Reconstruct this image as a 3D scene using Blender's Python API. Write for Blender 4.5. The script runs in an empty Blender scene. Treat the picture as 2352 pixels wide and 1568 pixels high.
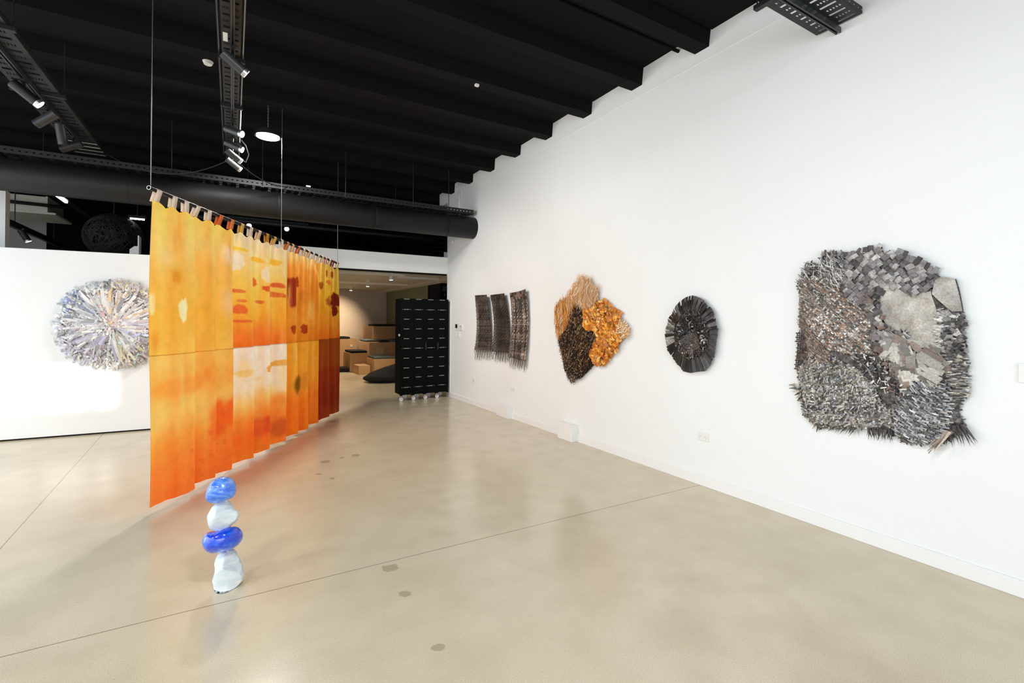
import bpy, bmesh, math, random
import numpy as np
from mathutils import Vector, Matrix, noise

random.seed(7)
rng = np.random.default_rng(11)
SC = bpy.context.scene
COL = SC.collection
PI = math.pi
XW = 3.739          # right wall plane (metres, camera at x=0 y=0)

# ------------------------------------------------------------------ camera
cam_d = bpy.data.cameras.new('camera'); cam = bpy.data.objects.new('camera', cam_d); COL.objects.link(cam)
cam_d.sensor_width = 36.0
cam_d.lens = 1086.0 / 2352.0 * 36.0
cam_d.shift_y = -(784.0 - 729.4) / 2352.0
cam_d.clip_start = 0.05
yaw, pit, rol = math.radians(30.62), math.radians(0.47), math.radians(0.246)
fw = Vector((math.sin(yaw)*math.cos(pit), math.cos(yaw)*math.cos(pit), math.sin(pit)))
r0 = fw.cross(Vector((0, 0, 1))).normalized(); u0 = r0.cross(fw)
r1 = r0*math.cos(rol) + u0*math.sin(rol); u1 = r1.cross(fw)
M = Matrix((r1, u1, -fw)).transposed().to_4x4(); M.translation = (0, 0, 1.5)
cam.matrix_world = M
SC.camera = cam

# ------------------------------------------------------------------ view, world, lights
SC.view_settings.view_transform = 'Standard'
SC.view_settings.look = 'None'
SC.view_settings.gamma = 1.0
SC.view_settings.use_curve_mapping = False
SC.view_settings.exposure = 0.07
w = bpy.data.worlds.new('sky'); SC.world = w; w.use_nodes = True
w.node_tree.nodes['Background'].inputs[0].default_value = (0.75, 0.85, 1.0, 1)
w.node_tree.nodes['Background'].inputs[1].default_value = 0.15

def area(name, loc, rot, sx, sy, power, col=(1, 1, 1), spread=180):
    d = bpy.data.lights.new(name, 'AREA'); d.shape = 'RECTANGLE'; d.size = sx; d.size_y = sy
    d.energy = power; d.color = col; d.spread = math.radians(spread)
    o = bpy.data.objects.new(name, d); COL.objects.link(o); o.location = loc; o.rotation_euler = rot
    return o
# added area lights for assumed daylight, behind the camera and at left, without windows
area('assumed_daylight_front', (-1.7, -4.85, 1.62), (math.radians(90), 0, 0), 6.6, 2.5, 245, (0.865, 0.94, 1.0))
area('assumed_daylight_left', (-6.05, 2.6, 2.1), (math.radians(90), 0, math.radians(-90)), 8.6, 3.7, 240, (0.84, 0.925, 1.0))
area('assumed_daylight_near_left', (-6.05, 7.2, 1.75), (math.radians(90), 0, math.radians(-90)), 2.0, 3.1, 110, (0.84, 0.925, 1.0))
for x, y in ((0.7, 0.7), (-2.1, 0.6), (-3.8, 2.6)):         # added unseen overhead fill lights without fixtures, to brighten the floor
    l = bpy.data.lights.new('high_bay_and_fill_glow', 'AREA'); l.shape = 'DISK'; l.size = 0.5; l.energy = 56; l.color = (0.93, 0.965, 1.0)
    o = bpy.data.objects.new('high_bay_and_fill_glow', l); COL.objects.link(o); o.location = (x, y, 3.73)
sun_d = bpy.data.lights.new('sun', 'SUN'); sun_d.energy = 3.0; sun_d.angle = math.radians(0.8); sun_d.color = (1, 0.95, 0.86)
sun = bpy.data.objects.new('sun', sun_d); COL.objects.link(sun)
sun.rotation_euler = Vector((0.0, 1.0, -math.tan(math.radians(11)))).to_track_quat('-Z', 'Y').to_euler()

# ------------------------------------------------------------------ helpers
def lin(c):
    return tuple(((v/255.0)/12.92 if v/255.0 <= 0.04045 else ((v/255.0+0.055)/1.055)**2.4) for v in c[:3])
def linv(a):
    a = np.asarray(a, float)/255.0
    return np.where(a <= 0.04045, a/12.92, ((a+0.055)/1.055)**2.4)

def newmat(name):
    m = bpy.data.materials.new(name); m.use_nodes = True
    nt = m.node_tree; return m, nt, nt.nodes['Principled BSDF']

def mat(name, rgb, rough=0.6, metal=0.0, spec=0.5, var=0.06, scale=6.0, bump=0.0, bscale=40.0, emit=None, estr=0.0):
    """procedural: base colour with a little noise variation and optional bump"""
    m, nt, b = newmat(name); N = nt.nodes; L = nt.links
    c = lin(rgb)
    tc = N.new('ShaderNodeTexCoord')
    nz = N.new('ShaderNodeTexNoise'); nz.inputs['Scale'].default_value = scale; nz.inputs['Detail'].default_value = 5
    L.new(tc.outputs['Object'], nz.inputs['Vector'])
    mx = N.new('ShaderNodeMix'); mx.data_type = 'RGBA'
    mx.inputs[6].default_value = tuple(max(0, v*(1-var)) for v in c)+(1,)
    mx.inputs[7].default_value = tuple(min(1, v*(1+var)) for v in c)+(1,)
    L.new(nz.outputs['Fac'], mx.inputs[0]); L.new(mx.outputs[2], b.inputs['Base Color'])
    b.inputs['Roughness'].default_value = rough; b.inputs['Metallic'].default_value = metal
    b.inputs['Specular IOR Level'].default_value = spec
    if bump:
        n2 = N.new('ShaderNodeTexNoise'); n2.inputs['Scale'].default_value = bscale; n2.inputs['Detail'].default_value = 4
        L.new(tc.outputs['Object'], n2.inputs['Vector'])
        bp = N.new('ShaderNodeBump'); bp.inputs['Strength'].default_value = bump; bp.inputs['Distance'].default_value = 0.01
        L.new(n2.outputs['Fac'], bp.inputs['Height']); L.new(bp.outputs[0], b.inputs['Normal'])
    if emit:
        b.inputs['Emission Color'].default_value = lin(emit)+(1,); b.inputs['Emission Strength'].default_value = estr
    return m

def vmat(name, rough=0.5, spec=0.4, nscale=60.0, namt=0.35, bump=0.3, transl=0.0, stain=0.0):
    """takes the dye colour of each strip from the mesh, with procedural grain on top"""
    m, nt, b = newmat(name); N = nt.nodes; L = nt.links
    at = N.new('ShaderNodeAttribute'); at.attribute_name = 'dye'
    tc = N.new('ShaderNodeTexCoord')
    nz = N.new('ShaderNodeTexNoise'); nz.inputs['Scale'].default_value = nscale; nz.inputs['Detail'].default_value = 6
    L.new(tc.outputs['Object'], nz.inputs['Vector'])
    mr = N.new('ShaderNodeMapRange'); mr.inputs[1].default_value = 0.25; mr.inputs[2].default_value = 0.75
    mr.inputs[3].default_value = 1-namt; mr.inputs[4].default_value = 1+namt
    L.new(nz.outputs['Fac'], mr.inputs[0])
    mx = N.new('ShaderNodeMix'); mx.data_type = 'RGBA'; mx.blend_type = 'MULTIPLY'; mx.inputs[0].default_value = 1.0
    L.new(at.outputs['Color'], mx.inputs[6]); L.new(mr.outputs[0], mx.inputs[7])
    L.new(mx.outputs[2], b.inputs['Base Color'])
    b.inputs['Roughness'].default_value = rough; b.inputs['Specular IOR Level'].default_value = spec
    if bump:
        bp = N.new('ShaderNodeBump'); bp.inputs['Strength'].default_value = bump; bp.inputs['Distance'].default_value = 0.003
        L.new(nz.outputs['Fac'], bp.inputs['Height']); L.new(bp.outputs[0], b.inputs['Normal'])
    if transl:
        tr = N.new('ShaderNodeBsdfTranslucent'); L.new(mx.outputs[2], tr.inputs['Color'])
        ms = N.new('ShaderNodeMixShader'); ms.inputs[0].default_value = transl
        L.new(b.outputs[0], ms.inputs[1]); L.new(tr.outputs[0], ms.inputs[2])
        L.new(ms.outputs[0], N['Material Output'].inputs['Surface'])
    return m

class MB:
    """collects shapes; build() links them as ONE mesh object"""
    def __init__(s): s.v = []; s.f = []; s.c = []; s.m = []
    def face(s, pts, col=None, mi=0):
        n = len(s.v); s.v += [tuple(p) for p in pts]; s.f.append(tuple(range(n, n+len(pts)))); s.c.append(col); s.m.append(mi)
    def poly(s, verts, faces, col=None, mi=0):
        n = len(s.v); s.v += [tuple(p) for p in verts]
        for f in faces: s.f.append(tuple(i+n for i in f)); s.c.append(col); s.m.append(mi)
    def box(s, x0, x1, y0, y1, z0, z1, col=None, mi=0):
        s.poly([(x0,y0,z0),(x1,y0,z0),(x1,y1,z0),(x0,y1,z0),(x0,y0,z1),(x1,y0,z1),(x1,y1,z1),(x0,y1,z1)],
               [(0,3,2,1),(4,5,6,7),(0,1,5,4),(1,2,6,5),(2,3,7,6),(3,0,4,7)], col, mi)
    def tube(s, pts, r, seg=10, col=None, mi=0, cap=True, r_end=None):
        pts = [Vector(p) for p in pts]; n = len(s.v); k = len(pts)
        up = Vector((0, 0, 1)); prev = None
        for i, p in enumerate(pts):
            d = (pts[min(i+1, k-1)]-pts[max(i-1, 0)]).normalized()
            if prev is None:
                a = d.cross(up)
                if a.length < 1e-3: a = d.cross(Vector((1, 0, 0)))
                a.normalize()
            else:
                a = (prev - d*prev.dot(d))
                a = a.normalized() if a.length > 1e-6 else prev
            prev = a; b = d.cross(a)
            rr = r if r_end is None else r+(r_end-r)*i/(k-1)
            for j in range(seg):
                t = 2*PI*j/seg; q = p + (a*math.cos(t)+b*math.sin(t))*rr; s.v.append(tuple(q))
        for i in range(k-1):
            for j in range(seg):
                j2 = (j+1) % seg
                s.f.append((n+i*seg+j, n+i*seg+j2, n+(i+1)*seg+j2, n+(i+1)*seg+j)); s.c.append(col); s.m.append(mi)
        if cap:
            s.f.append(tuple(n+j for j in reversed(range(seg)))); s.c.append(col); s.m.append(mi)
            s.f.append(tuple(n+(k-1)*seg+j for j in range(seg))); s.c.append(col); s.m.append(mi)
    def ribbon(s, pts, side, w0, w1=None, col=None, mi=0):
        """flat strip along pts; side = across direction; width tapers w0 -> w1"""
        if w1 is None: w1 = w0
        n = len(s.v); k = len(pts); side = Vector(side)
        for i, p in enumerate(pts):
            wd = (w0+(w1-w0)*i/(k-1))*0.5; p = Vector(p)
            s.v.append(tuple(p-side*wd)); s.v.append(tuple(p+side*wd))
        for i in range(k-1):
            c = col[i] if isinstance(col, list) else col
            s.f.append((n+2*i, n+2*i+1, n+2*i+3, n+2*i+2)); s.c.append(c); s.m.append(mi)
    def build(s, name, mats, parent=None, smooth=False, bevel=0.0, solid=0.0):
        me = bpy.data.meshes.new(name); me.from_pydata(s.v, [], s.f)
        if not isinstance(mats, (list, tuple)): mats = [mats]
        for m in mats: me.materials.append(m)
        if any(s.m): me.polygons.foreach_set('material_index', s.m)
        if any(c is not None for c in s.c):
            a = me.color_attributes.new('dye', 'FLOAT_COLOR', 'CORNER'); buf = []
            for f, c in zip(s.f, s.c):
                buf += list((c or (0.5, 0.5, 0.5))[:3]+(1.0,))*len(f)
            a.data.foreach_set('color', buf)
        if smooth: me.polygons.foreach_set('use_smooth', [True]*len(s.f))
        me.validate(); me.update()
        o = bpy.data.objects.new(name, me); COL.objects.link(o)
        if parent:
            o.parent = parent; o.matrix_parent_inverse = Matrix.Translation(-Vector(parent.location)) if parent.type == 'EMPTY' else Matrix()
        if bevel:
            b = o.modifiers.new('bevel', 'BEVEL'); b.width = bevel; b.segments = 2; b.limit_method = 'ANGLE'
        if solid:
            b = o.modifiers.new('thick', 'SOLIDIFY'); b.thickness = solid; b.offset = 0
        return o

def thing(name, label, cat, loc=(0, 0, 0), group=None):
    o = bpy.data.objects.new(name, None); COL.objects.link(o); o.location = loc; o.empty_display_size = 0.1
    o['label'] = label; o['category'] = cat
    if group: o['group'] = group
    return o
def tag(o, label, cat, group=None):
    o['label'] = label; o['category'] = cat
    if group: o['group'] = group
    return o
def struct(o): o['kind'] = 'structure'; return o
def copy_tree(o, loc, label=None):
    c = o.copy(); COL.objects.link(c); c.location = loc
    if label: c['label'] = label
    for ch in list(o.children):
        d = ch.copy(); COL.objects.link(d); d.parent = c
        for g in list(ch.children):
            e = g.copy(); COL.objects.link(e); e.parent = d
    return c

# ------------------------------------------------------------------ materials
M_WALL = mat('white_wall_paint', (239, 241, 241), 0.75, spec=0.25, var=0.012, scale=1.3, bump=0.02, bscale=250)
M_TRIM = mat('white_gloss_trim', (240, 240, 239), 0.45, spec=0.4, var=0.01)
M_BLACK = mat('black_ceiling_paint', (13, 13, 13), 0.85, spec=0.15, var=0.12, scale=3, bump=0.12, bscale=60)
M_DARKWALL = mat('black_wall_paint', (16, 16, 16), 0.9, spec=0.1, var=0.1)
M_DUCT = mat('black_duct_paint', (26, 26, 26), 0.55, spec=0.3, var=0.08, scale=2)
M_TRAY = mat('black_tray_steel', (24, 24, 24), 0.5, spec=0.4, var=0.1)
M_TRACK = mat('black_track_aluminium', (38, 42, 46), 0.35, spec=0.5, var=0.05)
M_SPOT = mat('anthracite_spot_body', (58, 60, 62), 0.35, metal=0.3, spec=0.5, var=0.05)
M_LENS = mat('lit_lens', (255, 255, 255), 0.3, emit=(255, 253, 248), estr=6.0)
M_OFFLENS = mat('glass_lens', (60, 62, 66), 0.15, spec=0.6)
M_CHROME = mat('bright_steel', (200, 200, 200), 0.3, metal=0.9)
M_PLASTIC = mat('white_plastic', (235, 235, 233), 0.4, spec=0.4, var=0.01)
M_GREYPL = mat('grey_plastic', (185, 185, 183), 0.5, var=0.02)  # even grey for the thermostat window and outlet slots
M_BLKPL = mat('black_plastic', (20, 20, 21), 0.45, spec=0.4, var=0.1)
M_WIRE = mat('steel_wire', (150, 150, 148), 0.4, metal=0.6)

def floor_mat():
    m, nt, b = newmat('polished_concrete'); N = nt.nodes; L = nt.links
    tc = N.new('ShaderNodeTexCoord'); sx = N.new('ShaderNodeSeparateXYZ'); L.new(tc.outputs['Object'], sx.inputs[0])
    def noise_(scale, det=6, vec=None):
        n = N.new('ShaderNodeTexNoise'); n.inputs['Scale'].default_value = scale; n.inputs['Detail'].default_value = det
        L.new(vec or tc.outputs['Object'], n.inputs['Vector']); return n.outputs['Fac']
    def mix(f, a, c, blend='MIX'):
        x = N.new('ShaderNodeMix'); x.data_type = 'RGBA'; x.blend_type = blend
        for sock, v in ((0, f), (6, a), (7, c)):
            if hasattr(v, 'links') or hasattr(v, 'node'): L.new(v, x.inputs[sock])
            else: x.inputs[sock].default_value = v if sock == 0 else tuple(v)+(1,)
        return x.outputs[2]
    def mth(op, a, c=None, d=None):
        x = N.new('ShaderNodeMath'); x.operation = op
        for i, v in enumerate((a, c, d)):
            if v is None: continue
            if hasattr(v, 'node'): L.new(v, x.inputs[i])
            else: x.inputs[i].default_value = v
        return x.outputs[0]
    def rng_(v, a, c, lo=0.0, hi=1.0):
        x = N.new('ShaderNodeMapRange'); L.new(v, x.inputs[0])
        for i, q in enumerate((a, c, lo, hi)): x.inputs[i+1].default_value = q
        return x.outputs[0]
    base = mix(rng_(noise_(0.9, 4), 0.35, 0.65), lin((217, 204, 176)), lin((226, 213, 186)))
    base = mix(rng_(noise_(4.0, 8), 0.4, 0.75), base, lin((210, 196, 168)))
    base = mix(rng_(noise_(260, 2), 0.45, 0.62, 0, 0.45), base, lin((165, 154, 132)))
    vor = N.new('ShaderNodeTexVoronoi'); vor.inputs['Scale'].default_value = 60; L.new(tc.outputs['Object'], vor.inputs['Vector'])
    base = mix(rng_(vor.outputs['Distance'], 0.16, 0.05, 0, 0.5), base, lin((232, 224, 208)))
    vor2 = N.new('ShaderNodeTexVoronoi'); vor2.inputs['Scale'].default_value = 31; L.new(tc.outputs['Object'], vor2.inputs['Vector'])
    base = mix(rng_(vor2.outputs['Distance'], 0.075, 0.03, 0, 0.75), base, lin((128, 119, 102)))
    # dull blotches where something dripped on the slab
    wob = noise_(22, 3)
    stain = None
    for x, y, r in STAINS:
        dx = mth('SUBTRACT', sx.outputs[0], x); dy = mth('SUBTRACT', sx.outputs[1], y)
        d = mth('SQRT', mth('ADD', mth('MULTIPLY', dx, dx), mth('MULTIPLY', dy, dy)))
        k = rng_(mth('ADD', d, mth('MULTIPLY', mth('SUBTRACT', wob, 0.5), r*1.6)), r, r*0.85)
        stain = k if stain is None else mth('MAXIMUM', stain, k)
    base = mix(mth('MULTIPLY', stain, 0.55), base, lin((150, 134, 104)))
    # saw-cut joints
    j1 = mth('ABSOLUTE', mth('SUBTRACT', sx.outputs[1], mth('MULTIPLY_ADD', sx.outputs[0], -0.02, 2.955)))
    j2 = mth('ABSOLUTE', mth('SUBTRACT', sx.outputs[0], mth('MULTIPLY_ADD', sx.outputs[1], -0.042, -1.11)))
    jj = mth('MAXIMUM', rng_(j1, 0.0045, 0.002), rng_(j2, 0.0045, 0.002))
    base = mix(mth('MULTIPLY', jj, 0.75), base, lin((105, 96, 80)))
    L.new(base, b.inputs['Base Color'])
    rgh = rng_(noise_(2.2, 5), 0.0, 1.0, 0.17, 0.24)
    L.new(mth('ADD', rgh, mth('MULTIPLY', stain, 0.03)), b.inputs['Roughness'])
    b.inputs['Specular IOR Level'].default_value = 0.62
    bp = N.new('ShaderNodeBump'); bp.inputs['Strength'].default_value = 0.03; bp.inputs['Distance'].default_value = 0.004
    L.new(noise_(120, 3), bp.inputs['Height']); L.new(bp.outputs[0], b.inputs['Normal'])
    return m
STAINS = [(0.865, 5.35, 0.055), (1.05, 5.42, 0.03), (1.20, 5.44, 0.05), (1.30, 7.45, 0.06), (0.84, 2.86, 0.05), (0.83, 2.55, 0.035), (0.83, 2.05, 0.03), (0.87, 1.62, 0.05), (0.83, 4.75, 0.03), (0.74, 4.95, 0.03)]

# ------------------------------------------------------------------ the room
f = MB(); f.box(-6.4, 7.0, -5.4, 17.3, -0.2, 0.0); struct(f.build('floor', floor_mat()))

c = MB()
YR0, PITCH = 2.796, 0.8227
ribs = [YR0 + k*PITCH for k in range(-9, 17)]
c.box(-6.4, 7.0, -5.4, 17.3, 4.20, 4.45)
for k, y in enumerate(ribs):            # tapered stems of the precast deck
    c.poly([(-6.4, y-0.022, 4.205), (-6.4, y+0.172, 4.205), (-6.4, y+0.152, 4.027), (-6.4, y, 4.027),
            (7.0, y-0.022, 4.205), (7.0, y+0.172, 4.205), (7.0, y+0.152, 4.027), (7.0, y, 4.027)],
           [(0, 1, 2, 3), (7, 6, 5, 4), (0, 4, 5, 1), (1, 5, 6, 2), (2, 6, 7, 3), (3, 7, 4, 0)])
    if k % 2 == 0: c.box(-6.4, 7.0, y+0.18, y+PITCH-0.03, 4.165, 4.21)
struct(c.build('ceiling', M_BLACK))

b = MB(); prof = [(-5.4, 0), (8.90, 0), (8.90, 3.9), (9.33, 3.9), (9.33, 4.3), (-5.4, 4.3)]
b.poly([(XW, y, z) for y, z in prof]+[(XW+0.3, y, z) for y, z in prof], [(0, 1, 2, 3, 4, 5), (11, 10, 9, 8, 7, 6)]+[(i, i+6, (i+1) % 6+6, (i+1) % 6) for i in range(6)])
struct(b.build('wall_right', M_WALL))
b = MB(); b.box(XW+0.3, 7.0, 8.6, 8.9, 0, 4.2); struct(b.build('wall_return', M_DARKWALL))
b = MB(); b.box(XW-0.003, XW, -5.0, 8.28, 3.920, 3.932); struct(b.build('trim_1', M_TRIM))       # board joint
b = MB(); b.box(XW-0.014, XW, -5.0, 6.29, 0, 0.095); b.box(XW-0.014, XW, 6.67, 8.9, 0, 0.095)
struct(b.build('baseboard_right', M_TRIM, bevel=0.004))
b = MB(); b.box(XW-0.085, XW, 6.29, 6.67, 0, 0.2); struct(b.build('trim_2', M_TRIM, bevel=0.006))
b = MB(); b.box(XW-0.1, XW, 4.68, 4.98, 0, 0.21); struct(b.build('trim_3', M_TRIM, bevel=0.006))
b = MB(); b.box(XW-0.016, XW, 8.69, 8.77, 0.095, 1.915); struct(b.build('trim_4', M_TRIM, bevel=0.004))
# bulkhead over the opening to the back room
b = MB(); b.box(0.1, XW, 8.9, 9.05, 2.455, 2.79); struct(b.build('wall_bulkhead', M_WALL))
b = MB(); b.box(0.1, XW, 8.93, 9.02, 2.43, 2.455); struct(b.build('trim_5', M_DARKWALL))
# free-standing partition on a dark shadow gap
pa, pb = Vector((-5.2, 8.411, 0)), Vector((0.5, 7.949, 0))
pd = (pb-pa).normalized(); pn = Vector((pd.y, -pd.x, 0))
def slab(m, a, bb, thick, z0, z1):
    q = [a, bb, bb-pn*thick, a-pn*thick]
    m.poly([(p.x, p.y, z0) for p in q]+[(p.x, p.y, z1) for p in q], [(0,3,2,1),(4,5,6,7),(0,1,5,4),(1,2,6,5),(2,3,7,6),(3,0,4,7)])
b = MB(); slab(b, pa, pb, 0.14, 0.02, 2.388); struct(b.build('wall_partition', M_WALL, bevel=0.004))
b = MB(); slab(b, pa-pn*0.03, pb-pn*0.03, 0.08, 0.0, 0.02); struct(b.build('gap_shade_strip', M_DARKWALL))  # black strip that draws the shade in the gap below the partition
# outer shell
b = MB(); b.box(-6.4, -6.2, -5.4, 17.3, 0, 4.2); struct(b.build('wall_left', M_WALL))
b = MB()                                    # front wall with an assumed high opening, placed to cast the low sun's patches
b.box(-6.4, 7.0, -5.4, -5.2, 0, 2.95); b.box(-6.4, 7.0, -5.4, -5.2, 3.52, 4.2)
b.box(-6.4, -3.3, -5.4, -5.2, 2.95, 3.52); b.box(-1.33, 7.0, -5.4, -5.2, 2.95, 3.52)
struct(b.build('wall_front', M_WALL))
b = MB()
for x in (-2.72, -2.13, -1.61): b.box(x, x+0.07, -5.33, -5.27, 2.95, 3.52)
b.box(-3.3, -2.1, -5.33, -5.27, 3.30, 3.38)
struct(b.build('assumed_window_bars', M_TRACK))  # assumed unseen bars, added to split the sun into patches
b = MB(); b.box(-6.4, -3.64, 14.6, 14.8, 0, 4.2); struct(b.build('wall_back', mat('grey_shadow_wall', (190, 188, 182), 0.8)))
b = MB(); b.box(-2.25, 7.0, 17.0, 17.3, 2.6, 4.2); b.box(-3.64, 0.0, 14.6, 14.8, 0, 4.2); b.box(-0.1, 0.0, 9.05, 17.2, 0, 2.62)
struct(b.build('wall_upper', M_DARKWALL))
b = MB(); b.box(-2.95, -2.655, 9.0, 9.15, 0, 3.25); struct(b.build('wall_pier', M_WALL))
# the dim back room
b = MB(); b.box(0.0, 4.79, 17.0, 17.2, 0, 2.6); struct(b.build('wall_far', mat('warm_white_wall', (205, 198, 188), 0.8)))
b = MB(); b.box(4.79, 4.95, 12.8, 17.2, 0, 2.53); struct(b.build('wall_green', mat('sage_green_wall', (128, 134, 112), 0.8)))
b = MB(); b.box(0.0, 5.8, 9.05, 17.2, 2.60, 2.62); b.box(4.55, 4.80, 9.9, 17.0, 2.52, 2.6)
struct(b.build('ceiling_low', mat('back_room_ceiling', (205, 202, 195), 0.8)))

# ---- outlines of the wall pieces (wall metres: y, z), stones (centre, right, up, outline) and dye marks with painted light (s, z, radii, colour)
BIG_OUT = [(1.9996, 1.7713), (1.9835, 1.8143), (1.9466, 1.866), (1.9413, 1.9037), (1.905, 1.9542), (1.8494, 1.9163), (1.8217, 1.9083), (1.8275, 1.9882), (1.8049, 1.9929), (1.7807, 1.9723), (1.7424, 1.9959), (1.6773, 1.9808), (1.6637, 1.9488), (1.6276, 1.9849), (1.5967, 1.9662), (1.562, 1.9522), (1.5278, 1.9727), (1.4629, 1.9985), (1.4411, 1.9621), (1.3738, 1.9445), (1.3801, 1.903), (1.3393, 1.8893), (1.3204, 1.8642), (1.2942, 1.8525), (1.2648, 1.8315), (1.2394, 1.8337), (1.2109, 1.8221), (1.169, 1.8095), (1.1691, 1.7786), (1.1316, 1.7827), (1.0785, 1.7656), (1.0656, 1.7149), (1.0529, 1.6289), (1.046, 1.5734), (1.0563, 1.5565), (1.0534, 1.4542), (1.0567, 1.4286), (1.0503, 1.399), (1.0454, 1.3228), (1.0411, 1.2722), (1.0381, 1.1877), (1.0384, 1.0777), (1.0577, 1.0496), (1.0675, 0.9713), (1.0452, 0.9158), (1.0842, 0.8229), (1.151, 0.765), (1.2064, 0.748), (1.2782, 0.7408), (1.3378, 0.7321), (1.3838, 0.7779), (1.4634, 0.7805), (1.5297, 0.7866), (1.5985, 0.7731), (1.7065, 0.7569), (1.782, 0.7473), (1.8307, 0.7274), (1.9009, 0.7671), (1.9421, 0.8244), (1.9525, 0.9312), (1.9735, 0.9664), (1.984, 1.0799), (1.9946, 1.1446), (1.9892, 1.2986), (1.9785, 1.3648), (1.9732, 1.4743), (1.9784, 1.5399), (1.9783, 1.6714), (1.9783, 1.7152)]
BZ_DIAG = [(1.9782, 1.8029), (1.8099, 1.8651), (1.6686, 1.7107), (1.5284, 1.606), (1.4704, 1.4604), (1.4625, 1.2975), (1.5977, 1.2794), (1.7622, 1.3105), (1.8901, 1.4537), (1.973, 1.6384)]
BZ_WIRE = [(1.9413, 1.9091), (1.905, 1.9542), (1.8099, 1.9072), (1.8196, 1.9926), (1.6682, 1.9797), (1.6503, 1.831), (1.696, 1.753), (1.8099, 1.8651), (1.9729, 1.8026)]
BZ_SCALES = [(1.6682, 1.9544), (1.6276, 1.9849), (1.5278, 1.9727), (1.4629, 1.9985), (1.3738, 1.9399), (1.169, 1.8051), (1.1693, 1.6859), (1.2983, 1.6831), (1.4294, 1.7464), (1.5284, 1.606), (1.6686, 1.7107), (1.6502, 1.8816)]
BZ_LEATHER = [(1.4375, 1.7278), (1.3742, 1.7523), (1.2909, 1.6782), (1.1762, 1.6951), (1.1524, 1.5884), (1.153, 1.3382), (1.3213, 1.3982), (1.3517, 1.4251), (1.3982, 1.4615), (1.4457, 1.6136)]
BZ_CORNER = [(1.1691, 1.7786), (1.1316, 1.7827), (1.0785, 1.7656), (1.0529, 1.6289), (1.046, 1.5734), (1.0888, 1.5698), (1.1694, 1.677)]
BZ_GATHER = [(1.1524, 1.5972), (1.1087, 1.5701), (1.1223, 1.4485), (1.1428, 1.3431), (1.1564, 1.3424)]
BZ_RSCALE = [(1.1087, 1.5701), (1.0563, 1.5565), (1.0535, 1.4287), (1.0454, 1.3228), (1.1428, 1.3344), (1.1223, 1.4485)]
BZ_RFRINGE = [(1.1428, 1.3256), (1.0441, 1.3228), (1.0371, 1.0779), (1.0771, 1.0468), (1.0964, 1.1818), (1.1228, 1.2572)]
BZ_PATCH = [(1.4463, 1.3081), (1.3517, 1.4251), (1.153, 1.3338), (1.1094, 1.2583), (1.1775, 1.1646), (1.2847, 1.1169), (1.3522, 1.1463), (1.3752, 1.2373)]
BZ_JUMBLE = [(1.5977, 1.2794), (1.4625, 1.2975), (1.4463, 1.3081), (1.3752, 1.2373), (1.3522, 1.1463), (1.2922, 1.0431), (1.3525, 1.0348), (1.4792, 1.0944), (1.5461, 1.1259)]
BZ_MID = [(1.5284, 1.606), (1.4375, 1.7278), (1.4457, 1.6136), (1.3982, 1.4615), (1.3517, 1.4251), (1.4463, 1.3081), (1.4625, 1.2975), (1.4704, 1.4604)]
BZ_ARC = [(1.3525, 1.0163), (1.2847, 1.1169), (1.1775, 1.1646), (1.1095, 1.2237), (1.0836, 1.0544), (1.0905, 0.9245), (1.1238, 0.8405), (1.1784, 0.7632), (1.2781, 0.7454), (1.3683, 0.7811), (1.3837, 0.8527), (1.345, 0.9525)]
BZ_GRID = [(1.9945, 1.4301), (1.9209, 1.4317), (1.8903, 1.2288), (1.9419, 1.1493), (2.0054, 1.1436)]
BZ_LEFTB = [(1.973, 1.6384), (1.8901, 1.4537), (1.7622, 1.3105), (1.7434, 1.2186), (1.8903, 1.2288), (1.9209, 1.4317), (1.9838, 1.4742)]
BZ_LOW = [(1.984, 1.1455), (1.8903, 1.2609), (1.7433, 1.2702), (1.5631, 1.1831), (1.4792, 1.0944), (1.4308, 0.9767), (1.3603, 0.9501), (1.376, 0.8355), (1.5297, 0.7866), (1.6698, 0.7489), (1.8406, 0.736), (1.9473, 0.8019), (1.9788, 0.9821)]
BIG_ARC_C = [(1.1162, 1.1971)]
BIG_PTS = [(1.3288, 1.4257), (1.4627, 1.2113), (2.0162, 1.0324), (1.8307, 0.7274), (1.7392, 0.766), (1.581, 0.7864), (1.5297, 0.7963), (1.3838, 0.806), (1.117, 0.8851), (1.0389, 0.9085), (1.1238, 0.8491)]
DIA_OUT = [(4.5575, 2.0459), (4.4832, 2.0117), (4.3961, 1.9633), (4.3252, 1.9031), (4.2833, 1.8365), (4.2829, 1.754), (4.2012, 1.7465), (4.1544, 1.7268), (4.1212, 1.6677), (4.0179, 1.6389), (3.9799, 1.5857), (3.9117, 1.5764), (3.8932, 1.5073), (3.809, 1.4735), (3.7676, 1.398), (3.8204, 1.3374), (3.8863, 1.2882), (3.9537, 1.2292), (4.0415, 1.137), (4.1189, 1.0877), (4.2049, 1.0005), (4.2522, 0.9784), (4.3353, 1.0083), (4.4489, 0.9151), (4.5815, 0.8122), (4.6887, 0.7913), (4.7751, 0.7281), (4.8315, 0.7514), (4.8977, 0.8743), (4.9484, 1.0108), (5.0169, 1.1486), (5.0695, 1.3101), (5.1228, 1.4637), (5.1325, 1.6087), (5.1155, 1.7119), (4.9949, 1.7697), (4.9193, 1.7872), (4.7891, 1.8712), (4.7497, 1.9577), (4.6484, 1.9997)]
DZ_TUFT = [(4.7497, 1.9577), (4.6484, 1.9997), (4.5575, 2.0459), (4.3961, 1.9633), (4.2695, 1.8358), (4.2827, 1.7081), (4.3947, 1.6555), (4.5111, 1.6864), (4.6319, 1.7763), (4.6942, 1.8762)]
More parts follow.
